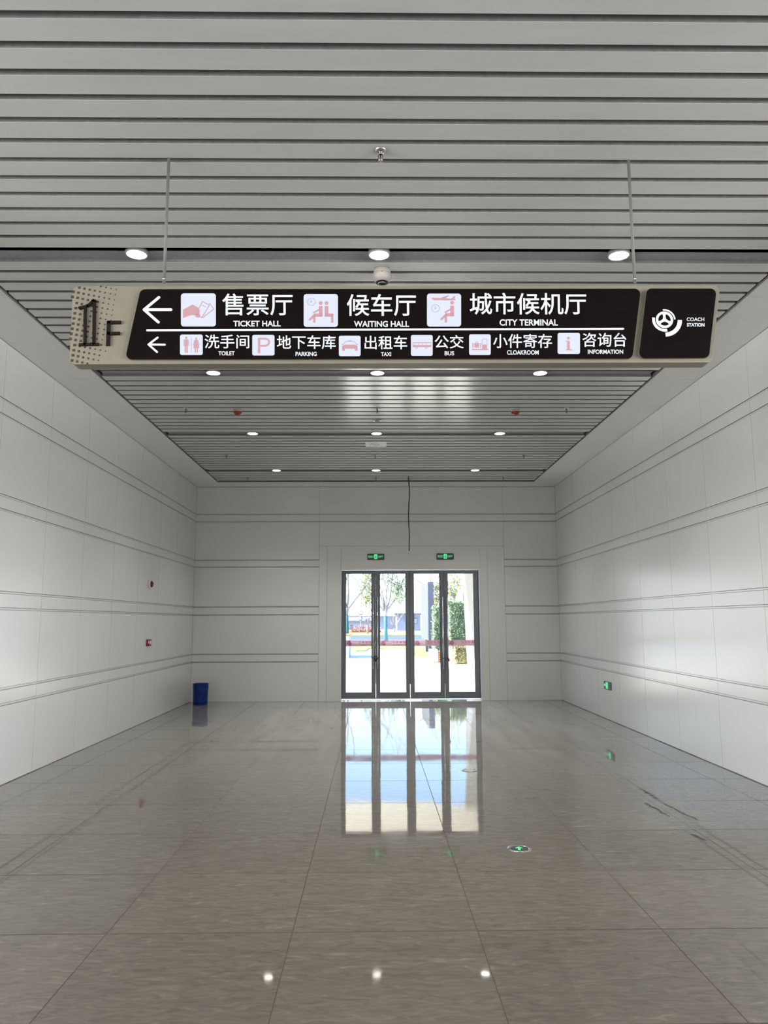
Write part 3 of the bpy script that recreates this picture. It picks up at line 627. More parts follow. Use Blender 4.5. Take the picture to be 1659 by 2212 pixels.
o, T, k = tile(887.6, 724, 934.6, 768.8, 'bus')
sym(o, T, k, [TP(T, [(0.08, 0.42), (0.93, 0.42), (0.94, 0.51), (0.08, 0.51)]), TP(T, [(0.08, 0.61), (0.94, 0.61), (0.92, 0.645), (0.10, 0.645)])]+[TP(T, [(a, 0.5), (a+0.018, 0.5), (a+0.018, 0.63), (a, 0.63)]) for a in (0.08, 0.17, 0.35, 0.53, 0.71, 0.91)],
   R_(T, k, (0.26, 0.40), 0.035, 0.055)+R_(T, k, (0.71, 0.40), 0.035, 0.055))
o, T, k = tile(1013.3, 722.5, 1060, 767, 'luggage')
sym(o, T, k, [TP(T, [(0.13, 0.23), (0.88, 0.23), (0.88, 0.29), (0.13, 0.29)]), TP(T, [(0.15, 0.35), (0.20, 0.35), (0.20, 0.57), (0.15, 0.57)]), TP(T, [(0.24, 0.35), (0.46, 0.35), (0.46, 0.57), (0.24, 0.57)]), TP(T, [(0.50, 0.35), (0.55, 0.35), (0.55, 0.57), (0.50, 0.57)]), TP(T, [(0.60, 0.29), (0.83, 0.29), (0.83, 0.50), (0.60, 0.50)]), arc(T(0.35, 0.57), 0.05*k, 0.07*k, 0, 180)],
   [L_(T, k, a, b, 0.018) for a, b in (((0.61, 0.50), (0.61, 0.74)), ((0.61, 0.74), (0.65, 0.77)), ((0.65, 0.77), (0.78, 0.77)), ((0.78, 0.77), (0.83, 0.74)), ((0.83, 0.74), (0.83, 0.50)))])
o, T, k = tile(1204.5, 719.4, 1252.7, 764.7, 'letter i')
sym(o, T, k, [C_(T, k, (0.48, 0.75), 0.062), TP(T, [(0.36, 0.62), (0.54, 0.62), (0.54, 0.20), (0.42, 0.20), (0.42, 0.57), (0.36, 0.59)]), TP(T, [(0.34, 0.17), (0.67, 0.17), (0.60, 0.215), (0.40, 0.215)])])
# lettering
def words_(body, x0, y0, x1, y1, off, name):
    a, b, d = Vector(G(x0, y1)), Vector(G(x1, y1)), Vector(G(x0, y0)); mb = MB()
    put_text(mb, body, lambda u_, v_: (*(lambda q: (q.x, YT, q.y))(a+(b-a)*u_+(d-a)*v_),), off)
    return mb.build(name, 'glow', sg)
for body, *bx in (('售票厅', 480, 634.3, 632.6, 681.6), ('候车厅', 749, 635.2, 899, 683), ('城市候机厅', 1014.5, 632.8, 1267, 680),
                  ('洗手间', 442, 723.2, 538.7, 753), ('地下车库', 598, 724.5, 725.5, 754.4), ('出租车', 787.5, 725.2, 879.6, 754.9), ('公交', 938.7, 724, 1002, 753), ('小件寄存', 1065, 721.5, 1192.5, 752), ('咨询台', 1258, 719.2, 1353, 749.6)):
    words_(body, *bx, 0.009, 'chinese_lettering')
for body, *bx in (('TICKET HALL', 504, 693, 606.6, 705.6), ('WAITING HALL', 764.6, 693.5, 883.7, 706.6), ('CITY TERMINAL', 1079, 690, 1205, 703.7),
                  ('TOILET', 472, 759, 507, 768), ('PARKING', 638.5, 760.3, 684.3, 769.3), ('TAXI', 823, 761, 845, 769.5), ('BUS', 960.4, 759, 981, 768), ('CLOAKROOM', 1095, 756.7, 1163.5, 766.4), ('INFORMATION', 1269.6, 755.5, 1346, 764.7),
                  ('COACH', 1483, 686.2, 1521, 694), ('STATION', 1483.5, 698, 1521.5, 705.9)):
    words_(body, *bx, 0.035 if body == 'STATION' else (0.012 if body == 'COACH' else 0.022), 'english_lettering')
# round emblem on the right panel
c5 = lambda x, y: G(1300+x/5.53, 590+y/5.53)
ec = c5(748, 558); e1 = (Vector(c5(848, 558))-Vector(ec)).length/100
part_polys('station_emblem', [arc(ec, 74*e1, 103*e1, 0, 180, 24), arc(ec, 74*e1, 103*e1, 180, 360, 24), arc(ec, 115*e1, 132*e1, 2, 96), arc(ec, 115*e1, 147*e1, 168, 281), arc(ec, 158*e1, 208*e1, 271, 359)]
   +[[(ec[0]+r_*e1*math.cos(math.radians(a0+da)), ec[1]+r_*e1*math.sin(math.radians(a0+da))) for r_, da in ((22, -60), (45, -17), (78, -16), (78, 0), (78, 16), (45, 17), (22, 60), (4, 180))] for a0 in (90, 210, 330)], 'glow')
# storey mark and printed squares on the bare end of the cabinet
def c1f(x, y): return S(130+x/4.1475, 590+y/4.1475)
uf = 25*u/25
part_polys('storey_numeral', [seg(c1f(228, 318), c1f(225, 648), 23*uf, False), seg(c1f(310, 255), c1f(306, 645), 25*uf, False), seg(c1f(174, 645), c1f(352, 643), 24*uf, False), seg(c1f(303, 250), c1f(250, 300), 20*uf), seg(c1f(250, 300), c1f(178, 316), 22*uf), seg(c1f(300, 252), c1f(318, 255), 26*uf)], 'brown', YF-0.012, YF)
part_polys('storey_letter', [seg(c1f(440, 434), c1f(432, 655), 30*uf, False), seg(c1f(428, 446), c1f(547, 446), 28*uf, False), seg(c1f(428, 546), c1f(538, 544), 28*uf, False)], 'brown', YF-0.012, YF)
mb = MB()
def inside(p, poly):
    c = False; n = len(poly)
    for i in range(n):
        a, b = poly[i], poly[i-1]
        if (a[1] > p[1]) != (b[1] > p[1]) and p[0] < (b[0]-a[0])*(p[1]-a[1])/(b[1]-a[1])+a[0]: c = not c
    return c
for i in range(-2, 9):
    for jj in range(-3, 17):
        x = 172+46*i-8.0*jj; y = 130+9*i+46*jj
        lim = 520-0.195*(y-115)
        if x > lim or x < 85: continue
        w_ = 25-17*max(0, min(1, (x-90)/(lim-70)))
        q = c1f(x, y)
        if inside(q, outer): mb.prism(seg((q[0]-w_*u/2, q[1]), (q[0]+w_*u/2, q[1]), w_*u, False), YF-0.0012, YF)
mb.build('square_dot_pattern', 'dot', sg)
for px0, px1 in ((366.5, 352.5), (1357.5, 1370)):
    top = Vector((onz(px0, 346, Z).x, 4.075, Z+0.03)); zb = S(px1, 612, 4.075)[1]
    mb = MB(); mb.tube([top, (top.x, 4.075, zb)], 0.0085, 12); rd = mb.build('suspension_rod', 'rod', sg)
    mb = MB(); mb.tube([(top.x, 4.06, zb+0.022), (top.x, 4.09, zb+0.022)], 0.007, 8); mb.build('rod_bolt', 'chrome', rd)

# ================================================================== THINGS ON THE WALLS AND FLOOR
# ---- lit exit signs over the doors
def exit_sign(px0, px1, py0, py1, label):
    a, b = at(px0, py1, D), at(px1, py0, D); x0, x1, z0, z1 = a.x, b.x, a.z, b.z; W_ = x1-x0; H_ = z1-z0
    t_ = thing('exit_sign', ((x0+x1)/2, D, z0), label, 'exit sign', 'exit signs above the doors')
    mb = MB(); mb.prism(rpoly([(x0, z0), (x1, z0), (x1, z1), (x0, z1)], 0.008), D-0.022, D); mb.build('sign_housing', 'sgrey', t_)
    y = D-0.023; P = lambda u_, v_: (x0+W_*u_, y, z0+H_*v_)
    mb = MB(); mb.add([P(0.41, 0.12), P(0.59, 0.12), P(0.59, 0.92), P(0.41, 0.92)], [(0, 1, 2, 3)]); f_ = mb.build('lit_door_symbol', 'green', t_)
    y = D-0.0245; mb = MB()
    for p in ([(0.49, 0.70), (0.52, 0.70), (0.52, 0.80), (0.49, 0.80)], [(0.455, 0.62), (0.53, 0.66), (0.52, 0.42), (0.475, 0.42)], [(0.475, 0.44), (0.51, 0.44), (0.465, 0.20), (0.44, 0.24)], [(0.495, 0.44), (0.525, 0.44), (0.56, 0.28), (0.53, 0.22)]): mb.add([P(*q) for q in p], [(0, 1, 2, 3)])
    mb.build('running_figure', 'dgreen', f_)
    y = D-0.023; mb = MB(); put_text(mb, '安全出口', lambda u_, v_: P(0.05+0.33*u_, 0.32+0.42*v_), 0.01); put_text(mb, 'EXIT', lambda u_, v_: P(0.64+0.29*u_, 0.36+0.32*v_), 0.01); mb.build('lettering', 'green', t_)
exit_sign(793.5, 830, 1196.2, 1209.6, 'lit green exit sign over the left pair of glass doors')
exit_sign(943.3, 980, 1195.4, 1208.8, 'lit green exit sign over the right pair of glass doors')
# ---- low exit sign on the right wall
ws = thing('evacuation_sign', (XR, 11.93, 0.45), 'small dark sign with green arrow set low on the right wall', 'exit sign')
def wx(u_, v_, d_): return (XR-d_, 12.115-0.355*u_, 0.452+0.120*v_)
mb = MB(); rp_ = rpoly([(0, 0), (1, 0), (1, 1), (0, 1)], 0.09); n_ = len(rp_)
mb.add([wx(a, b, 0.012) for a, b in rp_]+[wx(a, b, 0) for a, b in rp_], [tuple(range(n_))]+[(i, (i+1) % n_, (i+1) % n_+n_, i+n_) for i in range(n_)]); mb.build('sign_plate', 'sgrey', ws)
mb = MB(); mb.add([wx(a, b, 0.0135) for a, b in ((0.30, 0.10), (0.60, 0.10), (0.60, 0.92), (0.30, 0.92))], [(0, 1, 2, 3)]); mb.add([wx(a, b, 0.0135) for a, b in ((0.03, 0.52), (0.15, 0.80), (0.15, 0.60), (0.29, 0.60), (0.29, 0.44), (0.15, 0.44), (0.15, 0.26))], [(0, 1, 2, 3, 4, 5, 6)]); gs = mb.build('lit_arrow', 'green', ws)
mb = MB()
for p in ([(0.40, 0.74), (0.50, 0.74), (0.50, 0.84), (0.40, 0.84)], [(0.38, 0.52), (0.46, 0.50), (0.48, 0.60), (0.40, 0.62)], [(0.42, 0.18), (0.54, 0.16), (0.54, 0.28), (0.46, 0.30)]): mb.add([wx(a, b, 0.015) for a, b in p], [(0, 1, 2, 3)])
mb.build('running_figure', 'dgreen', gs)
# ---- alarm strobe and call point on the left wall
al = thing('strobe_alarm', (XL, 11.94, 2.077), 'round white wall alarm with a dark red lens, high on the left wall', 'alarm')
mb = MB(); mb.lathe([(0, 0.0), (0.062, 0.0), (0.064, 0.018), (0.054, 0.034), (0.0, 0.034)], al['_o'], 'x'); mb.build('alarm_base', 'wtrim', al)
mb = MB(); mb.lathe([(0.050, 0.034), (0.048, 0.050), (0.034, 0.062), (0, 0.066)], al['_o'], 'x'); mb.build('strobe_lens', 'dred', al)
cpn = thing('call_point', (XL, 11.965, 1.185), 'small red fire call point box on the left wall below the round alarm', 'fire alarm')
mb = MB(); mb.box(XL, XL+0.050, 11.915, 12.015, 1.135, 1.235); mb.build('call_point_box', 'red', cpn, bevel=0.004)
mb = MB(); mb.box(XL+0.050, XL+0.052, 11.940, 11.990, 1.165, 1.215); mb.build('press_plate', 'wsign', cpn)
mb = MB(); mb.box(XL+0.030, XL+0.046, 11.9135, 11.9155, 1.175, 1.220); mb.build('side_label', 'wsign', cpn)
# ---- floor lights
def floor_light(c, r_, lit, label):
    t_ = thing('floor_marker', (c[0], c[1], 0), label, 'floor light')
    mb = MB(); mb.lathe([(r_*0.74, 0.0015), (r_*0.80, 0.005), (r_*0.96, 0.005), (r_, 0.0003)], t_['_o']); mb.build('marker_ring', 'chrome', t_)
    mb = MB(); mb.lathe([(0, 0.0022), (r_*0.78, 0.0022)], t_['_o']); g_ = mb.build('marker_glass', 'greyp' if not lit else 'sgrey', t_)
    if lit:
        mb = MB(); a = 0.10; R2 = lambda x, y: (c[0]+(x*math.cos(a)+y*math.sin(a))*r_, c[1]+(-x*math.sin(a)+y*math.cos(a))*r_)
        pts = [(0.0, 0.50), (0.26, 0.18), (0.26, -0.02), (0.10, 0.14), (0.10, -0.48), (-0.10, -0.48), (-0.10, 0.14), (-0.26, -0.02), (-0.26, 0.18)]
        pts = [(x*1.05-0.02, y) for x, y in pts]
        mb.flat([R2(*p) for p in pts], 0.0024, 0.0032); mb.build('arrow_symbol', 'green', t_)
floor_light((0.962, 5.352), 0.080, True, 'round steel-rimmed floor light with a lit green arrow')
floor_light((0.964, 8.062), 0.082, False, 'unlit round floor light within the reflection of the doors')
# ---- blue pail
bx, by = -3.178, 14.44
pail = thing('bucket', (bx, by, 0), 'blue metal bucket standing on the floor in the far left corner', 'bucket')
prof = [(0.0, 0.004), (0.124, 0.004), (0.128, 0.0), (0.130, 0.004), (0.1315, 0.10), (0.1335, 0.25), (0.137, 0.262), (0.135, 0.268), (0.1365, 0.33), (0.1385, 0.336), (0.137, 0.342), (0.1385, 0.372)]
mb = MB(); mb.lathe(prof+[(0.1345, 0.372), (0.126, 0.02), (0.0, 0.02)], pail['_o'], n=40); mb.build('pail_body', 'blue', pail)
mb = MB(); mb.lathe([(0.1345, 0.368), (0.142, 0.368), (0.1445, 0.373), (0.142, 0.379), (0.1345, 0.379)], pail['_o'], n=40); mb.build('rim', 'blue', pail)
mb = MB(); hp = [(bx+0.140*math.cos(a)*1.03, by-0.145*math.sin(a)*0.55-0.0, 0.315-0.13*math.sin(a)) for a in [PI*i/16 for i in range(0, 17)]]
hp = [(bx+0.141*math.cos(math.pi*i/16)+0.006*math.sin(PI*i/16), by+0.142*math.sin(PI*i/16)+0.004, 0.318-0.10*math.sin(PI*i/16)) for i in range(17)]
mb.tube(hp, 0.003, 6); hb = mb.build('wire_handle', 'dchrome', pail)
mb = MB()
for s in (-1, 1): mb.lathe([(0, 0), (0.012, 0), (0.012, 0.006), (0, 0.006)], (bx+s*0.138-(0.006 if s < 0 else 0), by, 0.318), 'x', 12)
mb.build('handle_lug', 'dchrome', pail)

# ================================================================== OUTSIDE THE DOORS
mb = MB(); mb.box(-70, 70, D+0.30, 62, -0.12, -0.02); struct(mb.build('paving', 'paving'), 'sunlit pale paving outside the doors', 'paving')
mb = MB(); mb.box(-120, 120, 62, 84, -0.12, -0.04); struct(mb.build('road', 'asphalt'), 'grey asphalt road beyond the paving', 'road')
mb = MB(); mb.box(-120, 120, 51.0, 62.5, -0.06, -0.012); struct(mb.build('pavement', 'paving'), 'pale pavement along the road', 'pavement')
mb = MB(); mb.box(-200, 200, 84, 420, -0.12, -0.05); struct(mb.build('ground', 'paving'), 'pale open ground past the road', 'ground')
def gp(pts, z=0.0): return [tuple(onz(x, y, z))[:2] for x, y in pts]
def lawn(name, poly, m, label, cat, h=0.02):
    mb = MB(); mb.flat(poly, -0.03, h); return tag(mb.build(name, m), label, cat, None, 'stuff')
lawn('lawn', gp([(700, 1404.5), (770, 1406.5), (791, 1405.5), (797, 1400.5), (869, 1400), (900, 1418), (962, 1418.5), (985, 1433), (1030, 1434), (1040, 1392.5), (690, 1391.5)]), 'grass', 'mown green lawn beyond the sunlit paving', 'grass')
lawn('dry_grass', [(-60, 84.5), (60, 84.5), (60, 112), (-60, 112)], 'dry', 'strip of dry yellow grass across the road', 'grass', 0.10)
def blob_leaves(mb, c, r, n, size, squash=(1, 1, 1)):
    for _ in range(n):
        while True:
            p = Vector((random.uniform(-1, 1), random.uniform(-1, 1), random.uniform(-1, 1)))
            if p.length <= 1: break
        p = Vector(c)+Vector((p.x*r*squash[0], p.y*r*squash[1], p.z*r*squash[2])); s = size*random.uniform(0.6, 1.4)
        d = Vector((random.gauss(0, 1), random.gauss(0, 1), random.gauss(0, 1))).normalized(); e = d.orthogonal().normalized()
        mb.add([p-d*s, p+e*s*0.5, p+d*s, p-e*s*0.5], [(0, 1, 2, 3)])
mb = MB()
for i in range(14): x = -2.6+0.24*i; mb.lathe([(0.0, 0.0), (0.35, 0.02), (0.4, 0.15), (0.25, 0.32), (0, 0.4)], (x+random.uniform(-.1, .1), 92+random.uniform(-1, 1), 0.16), n=10)
mbq = mb; blob_leaves(mb, (-1.0, 91, 0.62), 1.9, 700, 0.08, (1, 0.5, 0.2))
tag(mb.build('flower_bed', 'bed'), 'pink red flowering bed across the road behind the left door leaf', 'flowers', None, 'stuff')

def limb(mb, p, d, ln, r0, depth, tips, spread=0.5, grav=0.0):
    pts = [Vector(p)]; n = 5; dd = Vector(d).normalized()
    for i in range(n):
        dd = (dd+Vector((random.gauss(0, .10), random.gauss(0, .10), random.gauss(0, .05)+grav))).normalized(); pts.append(pts[-1]+dd*ln/n)
    mb.tube(pts, [r0*(1-0.6*i/n) for i in range(n+1)], 6); tips.append(pts[-1]); tips.append(pts[3])
    if depth > 0:
        for q in (pts[2], pts[3], pts[4], pts[5]):
            if random.random() < 0.85:
                nd = (dd+Vector((random.gauss(0, spread), random.gauss(0, spread), random.gauss(0.1, spread*0.6)))).normalized()
                limb(mb, q, nd, ln*random.uniform(0.45, 0.7), r0*0.45, depth-1, tips, spread, grav)
def pollard(px, pytop, Y, label, dirs, leafspec, trunk_r=0.13, wrap='wrap', depth=2, leafm='leafy', ln=3.4):
    q = at(px, pytop, Y); x = q.x; t_ = thing('pollarded_tree', (x, Y, 0), label, 'tree', 'trees beyond the paving')
    mb = MB(); mb.tube([(x, Y, 0.04 if Y < 51 else 0.0), (x-0.02, Y, q.z*0.5), (x-0.05, Y, q.z)], [trunk_r*1.1, trunk_r, trunk_r*0.95], 14); mb.build('painted_trunk' if wrap == 'wrap' else 'trunk', wrap, t_)
    mb = MB(); tips = []
    mb.tube([(x-0.05, Y, q.z-0.02), (x-0.05, Y, q.z+0.25), (x-0.05, Y, q.z+0.40)], [trunk_r*1.0, trunk_r*1.15, trunk_r*0.7], 12)
    for d in dirs: limb(mb, (x-0.05, Y, q.z+0.2), d, ln*random.uniform(0.85, 1.15), trunk_r*0.60, depth, tips, 0.35)
    mb.build('branches', 'bark', t_)
    if leafspec:
        mb = MB()
        for (lx_, ly_, r_, n_) in leafspec: blob_leaves(mb, at(lx_, ly_, Y), r_, n_, 0.085)
        mb.build('foliage', leafm, t_)
pollard(750, 1327, 48, 'pollarded tree with turquoise trunk and mostly bare limbs, behind the leftmost door leaf', [(-0.30, 0, 1), (0.18, 0.1, 1), (0.62, -0.1, 0.85), (-0.1, 0.3, 1)], [(800, 1250, 0.55, 60), (778, 1262, 0.4, 16)])
pollard(834, 1330, 57, 'pollarded tree with turquoise trunk and a leafy fan of limbs, behind the second door leaf', [(-0.42, 0, 1), (-0.22, 0.1, 1), (0.02, -0.1, 1), (0.25, 0.1, 1), (0.60, 0, 0.95), (-0.6, 0.1, 0.8)], [(860, 1287, 0.62, 280), (866, 1262, 0.5, 170), (846, 1251, 0.5, 130), (858, 1272, 0.5, 140), (830, 1246, 0.4, 40)], leafm='leaf')
def leafy(px, pyb, Y, h, label, leafspec, leafm, trunk_r=0.10, dirs=((0.05, 0, 1), (-0.18, 0.1, 1), (0.22, 0, 1)), depth=2, size=0.10, name='leafy_tree', fork=1.0):
    base_z = 0.10 if 84 < Y < 112 else 0.02
    x = at(px, pyb, Y).x; t_ = thing(name, (x, Y, base_z), label, 'tree', 'trees beyond the paving')
    mb = MB(); mb.tube([(x, Y, base_z), (x, Y, fork+0.1)], [trunk_r*1.2, trunk_r], 10); mb.build('trunk', 'bark', t_)
    mb = MB(); tips = []
    for d in dirs: limb(mb, (x, Y, fork), d, h*random.uniform(0.55, 0.7), trunk_r*0.55, depth, tips, 0.32)
    mb.build('branches', 'bark', t_)
    if leafspec:
        mb = MB()
        for (a, b, r_, n_) in leafspec: blob_leaves(mb, at(a, b, Y), r_, n_, size)
        mb.build('foliage', leafm, t_)
leafy(794, 1360, 86, 6.5, 'slender leafy yellow-green tree across the road, between the two turquoise trunks', [(797, 1258, 0.9, 170), (793, 1278, 0.9, 200), (800, 1290, 0.7, 130), (789, 1300, 0.6, 90), (797, 1240, 0.7, 90)], 'leafy', size=0.13)
leafy(852, 1364, 100, 5.2, 'bare bushy tree standing on the dry grass across the road', [], 'leaf', 0.07, [(0.6*math.cos(a), 0.6*math.sin(a), 1) for a in (0, .7, 1.5, 2.4, 3.1, 3.9, 4.7, 5.5)], 3, fork=0.6, name='bare_tree')
leafy(944, 1400, 44, 4.6, 'grey-green tree rising behind the grey sign board', [(942, 1278, 0.55, 260), (946, 1295, 0.6, 300), (940, 1265, 0.3, 80), (946, 1310, 0.5, 160)], 'leafb', size=0.07)
leafy(1006, 1400, 42, 5.0, 'tree with bright leaves and bare slanting limbs behind the tall hedge', [(970, 1253, 0.4, 60), (976, 1270, 0.5, 130), (978, 1282, 0.35, 80), (992, 1252, 0.35, 50), (998, 1262, 0.3, 40), (973, 1288, 0.4, 90)], 'leafy', 0.10, [(-0.12, 0, 1), (-0.45, 0, 1), (-0.9, 0, 0.7), (0.3, 0, 1)], 1, size=0.075, fork=1.6)
# ---- hedges
def hedge(px0, px1, pyt, Y, depth, label, leafm, nleaf, name='hedge', zb=0.022, size=0.05, core='hedgec'):
    a, b = at(px0, pyt, Y), at(px1, pyt, Y); x0, x1, z1 = a.x, b.x, a.z
    t_ = thing(name, ((x0+x1)/2, Y+depth/2, zb), label, 'hedge')
    mb = MB(); nx, ny, nz_ = max(3, int((x1-x0)/0.12)), max(2, int(depth/0.2)), 12
    rp2 = rpoly([(x0, Y), (x1, Y), (x1, Y+depth), (x0, Y+depth)], min(0.2, (x1-x0)/3, depth/3), 4)
    prev = None; vv = []; ff = []; n = len(rp2); cx, cy = (x0+x1)/2, Y+depth/2
    lv = [(zb, 0.94), (zb+(z1-zb)*0.25, 1.0), (zb+(z1-zb)*0.5, 0.97), (zb+(z1-zb)*0.75, 1.0), (z1-0.12, 0.97), (z1-0.02, 0.82)]
    for z, k_ in lv:
        for p in rp2: kk = k_*random.uniform(0.95, 1.03); vv.append((cx+(p[0]-cx)*kk, cy+(p[1]-cy)*kk, z))
    for i in range(len(lv)-1):
        for q in range(n): ff.append((i*n+q, i*n+(q+1) % n, (i+1)*n+(q+1) % n, (i+1)*n+q))
    ff.append(tuple((len(lv)-1)*n+q for q in range(n)))
    mb.add(vv, ff); mb.build('hedge_core', core, t_)
    mb = MB()
    for _ in range(nleaf):
        s_ = random.random()
        if s_ < 0.62: p = Vector((random.uniform(x0, x1), Y+random.uniform(-0.06, 0.05), random.uniform(zb+0.06, z1)))
        elif s_ < 0.80: p = Vector((random.choice((x0, x1))+random.uniform(-0.05, 0.05), random.uniform(Y, Y+depth), random.uniform(zb+0.06, z1)))
        else: p = Vector((random.uniform(x0, x1), random.uniform(Y, Y+depth), z1+random.uniform(-0.06, 0.07)))
        s = size*random.uniform(0.6, 1.4); d = Vector((random.gauss(0, 1), random.gauss(0, 1), random.gauss(0, 1))).normalized(); e = d.orthogonal().normalized()
        mb.add([p-d*s, p+e*s*0.55, p+d*s, p-e*s*0.55], [(0, 1, 2, 3)])
    mb.build('foliage', leafm, t_)
hedge(936.5, 962, 1311.5, 33.5, 1.2, 'tall clipped green hedge right beside the grey sign board', 'leaf', 1500)
hedge(969.5, 1012, 1301.5, 30.5, 1.4, 'tall clipped green hedge behind the rightmost door leaf', 'leaf', 2600)
hedge(982, 1012, 1397, 27.6, 0.8, 'low brownish shrub at the foot of the tall hedge', 'leafb', 900, 'low_shrub', size=0.04, core='leafb')
# ---- grey outdoor sign board on legs
a, b = at(926, 1383, 36.0), at(926, 1257, 36.0); x1 = a.x; zb, zt = a.z, b.z
far = at(909.2, 1266, 40.2); mo = thing('sign_board', (x1, 37, 0), 'tall blank grey outdoor sign board standing on legs on the lawn', 'sign')
th = 0.25; dirv = Vector((far.x-x1, 4.2, 0)); nrm = Vector((1, 0, 0))
mb = MB(); v = [Vector((x1, 36, 0)), Vector((x1+th, 36, 0)), Vector((x1+th, 36, 0))+dirv, Vector((x1, 36, 0))+dirv]
mb.flat([tuple(p)[:2] for p in v], zb, zt); mb.build('board_body', 'mono_d', mo)
mb = MB(); o_ = Vector((-0.006, 0, 0)); q0, q1 = v[0]+o_+dirv*0.01, v[3]+o_-dirv*0.01
mb.quad((q0.x, q0.y, zb+0.05), (q0.x, q0.y, zt-0.05), (q1.x, q1.y, zt-0.05), (q1.x, q1.y, zb+0.05)); mb.build('board_face', 'mono', mo)
for k_ in (0.06, 0.45):
    c = v[0]+dirv*k_; mb = MB(); mb.box(c.x+0.02, c.x+0.20, c.y, c.y+0.22, 0.02, zb); mb.build('leg', 'mono_d', mo)
# ---- bench with timber inset
yb0 = 28.6; a, b = at(929.8, 1429, yb0), at(979, 1403, yb0); bn = thing('stone_bench', ((a.x+b.x)/2, yb0, 0), 'white stone bench with orange timber slats beside the sign board', 'bench')
mb = MB(); w1 = at(946.5, 1420, yb0).x; w2 = at(966, 1420, yb0).x
mb.box(a.x, w1, yb0, yb0+0.9, -0.02, b.z); mb.box(w2, b.x, yb0, yb0+0.9, -0.02, b.z+0.06); mb.box(w1, w2, yb0+0.15, yb0+0.9, -0.02, b.z-0.08); mb.build('bench_body', 'wstone', bn, bevel=0.015)
for i in range(5):
    mb = MB(); z = 0.03+i*0.078; mb.box(w1+0.002, w2-0.002, yb0+0.06, yb0+0.148, z, z+0.06); mb.build('timber_slat', 'wood', bn)
mb = MB(); mb.box(a.x+0.1, w1, yb0-0.03, yb0-0.002, -0.02, 0.02); mb.build('plinth_strip', 'wood', bn)
# ---- stone planter wall on the left
yp = 32.2; a, b = at(700, 1418, yp), at(753.5, 1374.5, yp); pw = thing('stone_planter', ((a.x+b.x)/2, yp, 0), 'white stone-clad planter block seen behind the leftmost door leaf', 'planter')
mb = MB(); mb.box(a.x, b.x, yp, yp+3.0, -0.02, b.z); mb.build('planter_body', 'stone', pw, bevel=0.01)
mb = MB(); mb.box(a.x-0.02, b.x+0.02, yp+0.6, yp+3.05, b.z+0.001, b.z+0.06); mb.build('planter_coping', 'wood', pw)
# ---- leaning white column and canopy
base = [at(1010, 1446, 25.2), at(1027.5, 1447, 24.2)]; top = [at(1000.2, 1236, 25.2), at(1002.5, 1236, 24.2)]
dz = 4.05
def line(p, q, z): t_ = (z-p.z)/(q.z-p.z); return p+(q-p)*t_
b0, b1 = line(base[0], top[0], -0.02), line(base[1], top[1], -0.02); t0, t1_ = line(base[0], top[0], dz), line(base[1], top[1], dz)
b2 = Vector((b1.x+1.3, 24.4, -0.02)); b3 = Vector((b0.x+1.3, 25.4, -0.02)); t2_ = Vector((t1_.x+2.2, 24.4, dz)); t3 = Vector((t0.x+2.2, 25.4, dz))
mb = MB(); mb.add([b0, b1, b2, b3, t0, t1_, t2_, t3], [(0, 1, 5, 4), (1, 2, 6, 5), (2, 3, 7, 6), (3, 0, 4, 7), (4, 5, 6, 7), (0, 3, 2, 1)])
tag(mb.build('leaning_column', 'stone'), 'white panel-clad leaning column under the entrance canopy', 'column')
mb = MB(); mb.box(-1.7, 9.0, D+0.22, 24.6, 4.05, 4.35)
struct(mb.build('entrance_canopy_roof', 'canopy'), 'beige underside of the entrance canopy outside', 'canopy')
mb = MB(); mb.box(-14, XL-0.1, D+0.02, D+0.22, -0.02, 6.5); mb.box(XR+0.1, 14, D+0.02, D+0.22, -0.02, 6.5); mb.box(XL-0.1, XR+0.1, D+0.02, D+0.22, Z+0.35, 6.5)
struct(mb.build('outer_wall', 'facade'), 'grey outer wall of the station beside the doors', 'wall')
# roof and outer shell, so that no daylight leaks in
mb = MB(); mb.box(XL-0.3, XR+0.3, YW, D+0.22, Z+0.36, Z+0.5); mb.box(-11.2, 11.2, -8.2, YW, Z+0.36, Z+0.5)
struct(mb.build('roof', 'facade'), 'roof slab over the passage', 'roof')
mb = MB(); mb.box(-11.2, -11, -8, YW, -0.1, Z+0.4); mb.box(11, 11.2, -8, YW, -0.1, Z+0.4); mb.box(-11.2, 11.2, -8.2, -8, -0.1, Z+0.4)
mb.box(-11.2, XL-0.02, YW, YW+0.2, -0.1, Z+0.4); mb.box(XR+0.02, 11.2, YW, YW+0.2, -0.1, Z+0.4)
mb.box(XL-0.3, XL-0.16, YW, D+0.02, -0.1, Z+0.4); mb.box(XR+0.16, XR+0.3, YW, D+0.02, -0.1, Z+0.4)
struct(mb.build('wall_hall', 'panel'), 'outer walls of the main hall behind the viewer', 'wall')

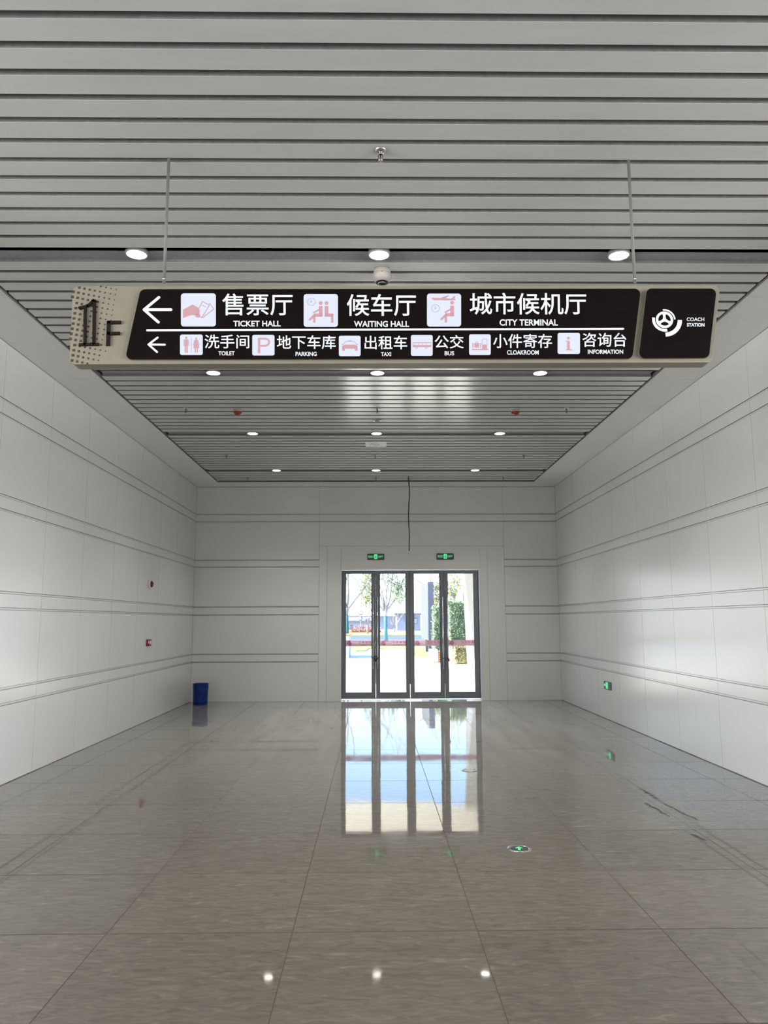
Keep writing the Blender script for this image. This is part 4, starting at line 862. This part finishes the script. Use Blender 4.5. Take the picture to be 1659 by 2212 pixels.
# ---- far buildings
def house(px0, px1, pyt, Y, dp, m, label, roof=None, win=None):
    a, b = at(px0, pyt, Y), at(px1, pyt, Y); t_ = thing('low_building', ((a.x+b.x)/2, Y, 0), label, 'building', 'low buildings across the road')
    mb = MB(); mb.box(a.x, b.x, Y, Y+dp, -0.1, a.z); mb.build('building_wall', m, t_)
    if roof: mb = MB(); mb.box(a.x-0.4, b.x+0.4, Y-0.4, Y+dp+0.4, a.z, a.z+roof); mb.build('roof', 'broof', t_)
    for (q0, q1, r0, r1) in win or ():
        u0, u1 = at(q0, r1, Y-0.05), at(q1, r0, Y-0.05); mb = MB(); mb.box(u0.x, u1.x, Y-0.06, Y-0.01, u0.z, u1.z); f_ = mb.build('window', 'broof', t_)
        mb = MB(); mb.box(u0.x+0.15, u1.x-0.15, Y-0.08, Y-0.061, u0.z+0.15, u1.z-0.15); mb.build('pane', 'bpale', f_)
house(740, 805, 1347, 118, 8, 'bpale', 'low pale guard house with a grey flat roof, behind the leftmost door leaf', 0.45, [(757, 762, 1350, 1364)])
house(858, 908, 1328, 125, 10, 'bblue', 'low blue-grey building behind the bare tree across the road', 0.25, [(893, 902, 1335, 1348)])
house(745, 812, 1333, 180, 10, 'wsign', 'long white building farthest away, above the guard house roof', 0.3, [(790, 794, 1337, 1343)])
house(812, 884, 1334, 150, 12, 'bblue', 'long blue-grey building farthest away, behind the second turquoise trunk', 0.3)
# ---- road signs on one pole
q = at(779, 1324, 96); rs_ = thing('road_sign', (q.x, 96, 0), 'two round road signs on one pole across the road', 'road sign')
mb = MB(); mb.tube([(q.x, 96.05, 0.10), (q.x, 96.05, q.z+0.3)], 0.04, 8); mb.build('sign_pole', 'greyp', rs_)
mb = MB(); mb.lathe([(0, 0), (0.30, 0), (0.30, 0.03), (0, 0.03)], (q.x, 95.95, q.z), 'y', 24); d_ = mb.build('red_disc', 'rsign', rs_)
mb = MB(); mb.lathe([(0, -0.012), (0.19, -0.012), (0.19, -0.004)], (q.x, 95.95, q.z), 'y', 20); mb.build('white_centre', 'wsign', d_)
q2 = at(779, 1336, 96); mb = MB(); mb.lathe([(0, 0), (0.26, 0), (0.26, 0.03), (0, 0.03)], (q2.x, 95.95, q2.z), 'y', 24); d_ = mb.build('blue_disc', 'bsign', rs_)
mb = MB(); mb.lathe([(0, -0.012), (0.16, -0.012), (0.16, -0.004)], (q2.x, 95.95, q2.z), 'y', 20); mb.build('white_centre', 'wsign', d_)

for o in bpy.data.objects:
    if '_o' in o: del o['_o']
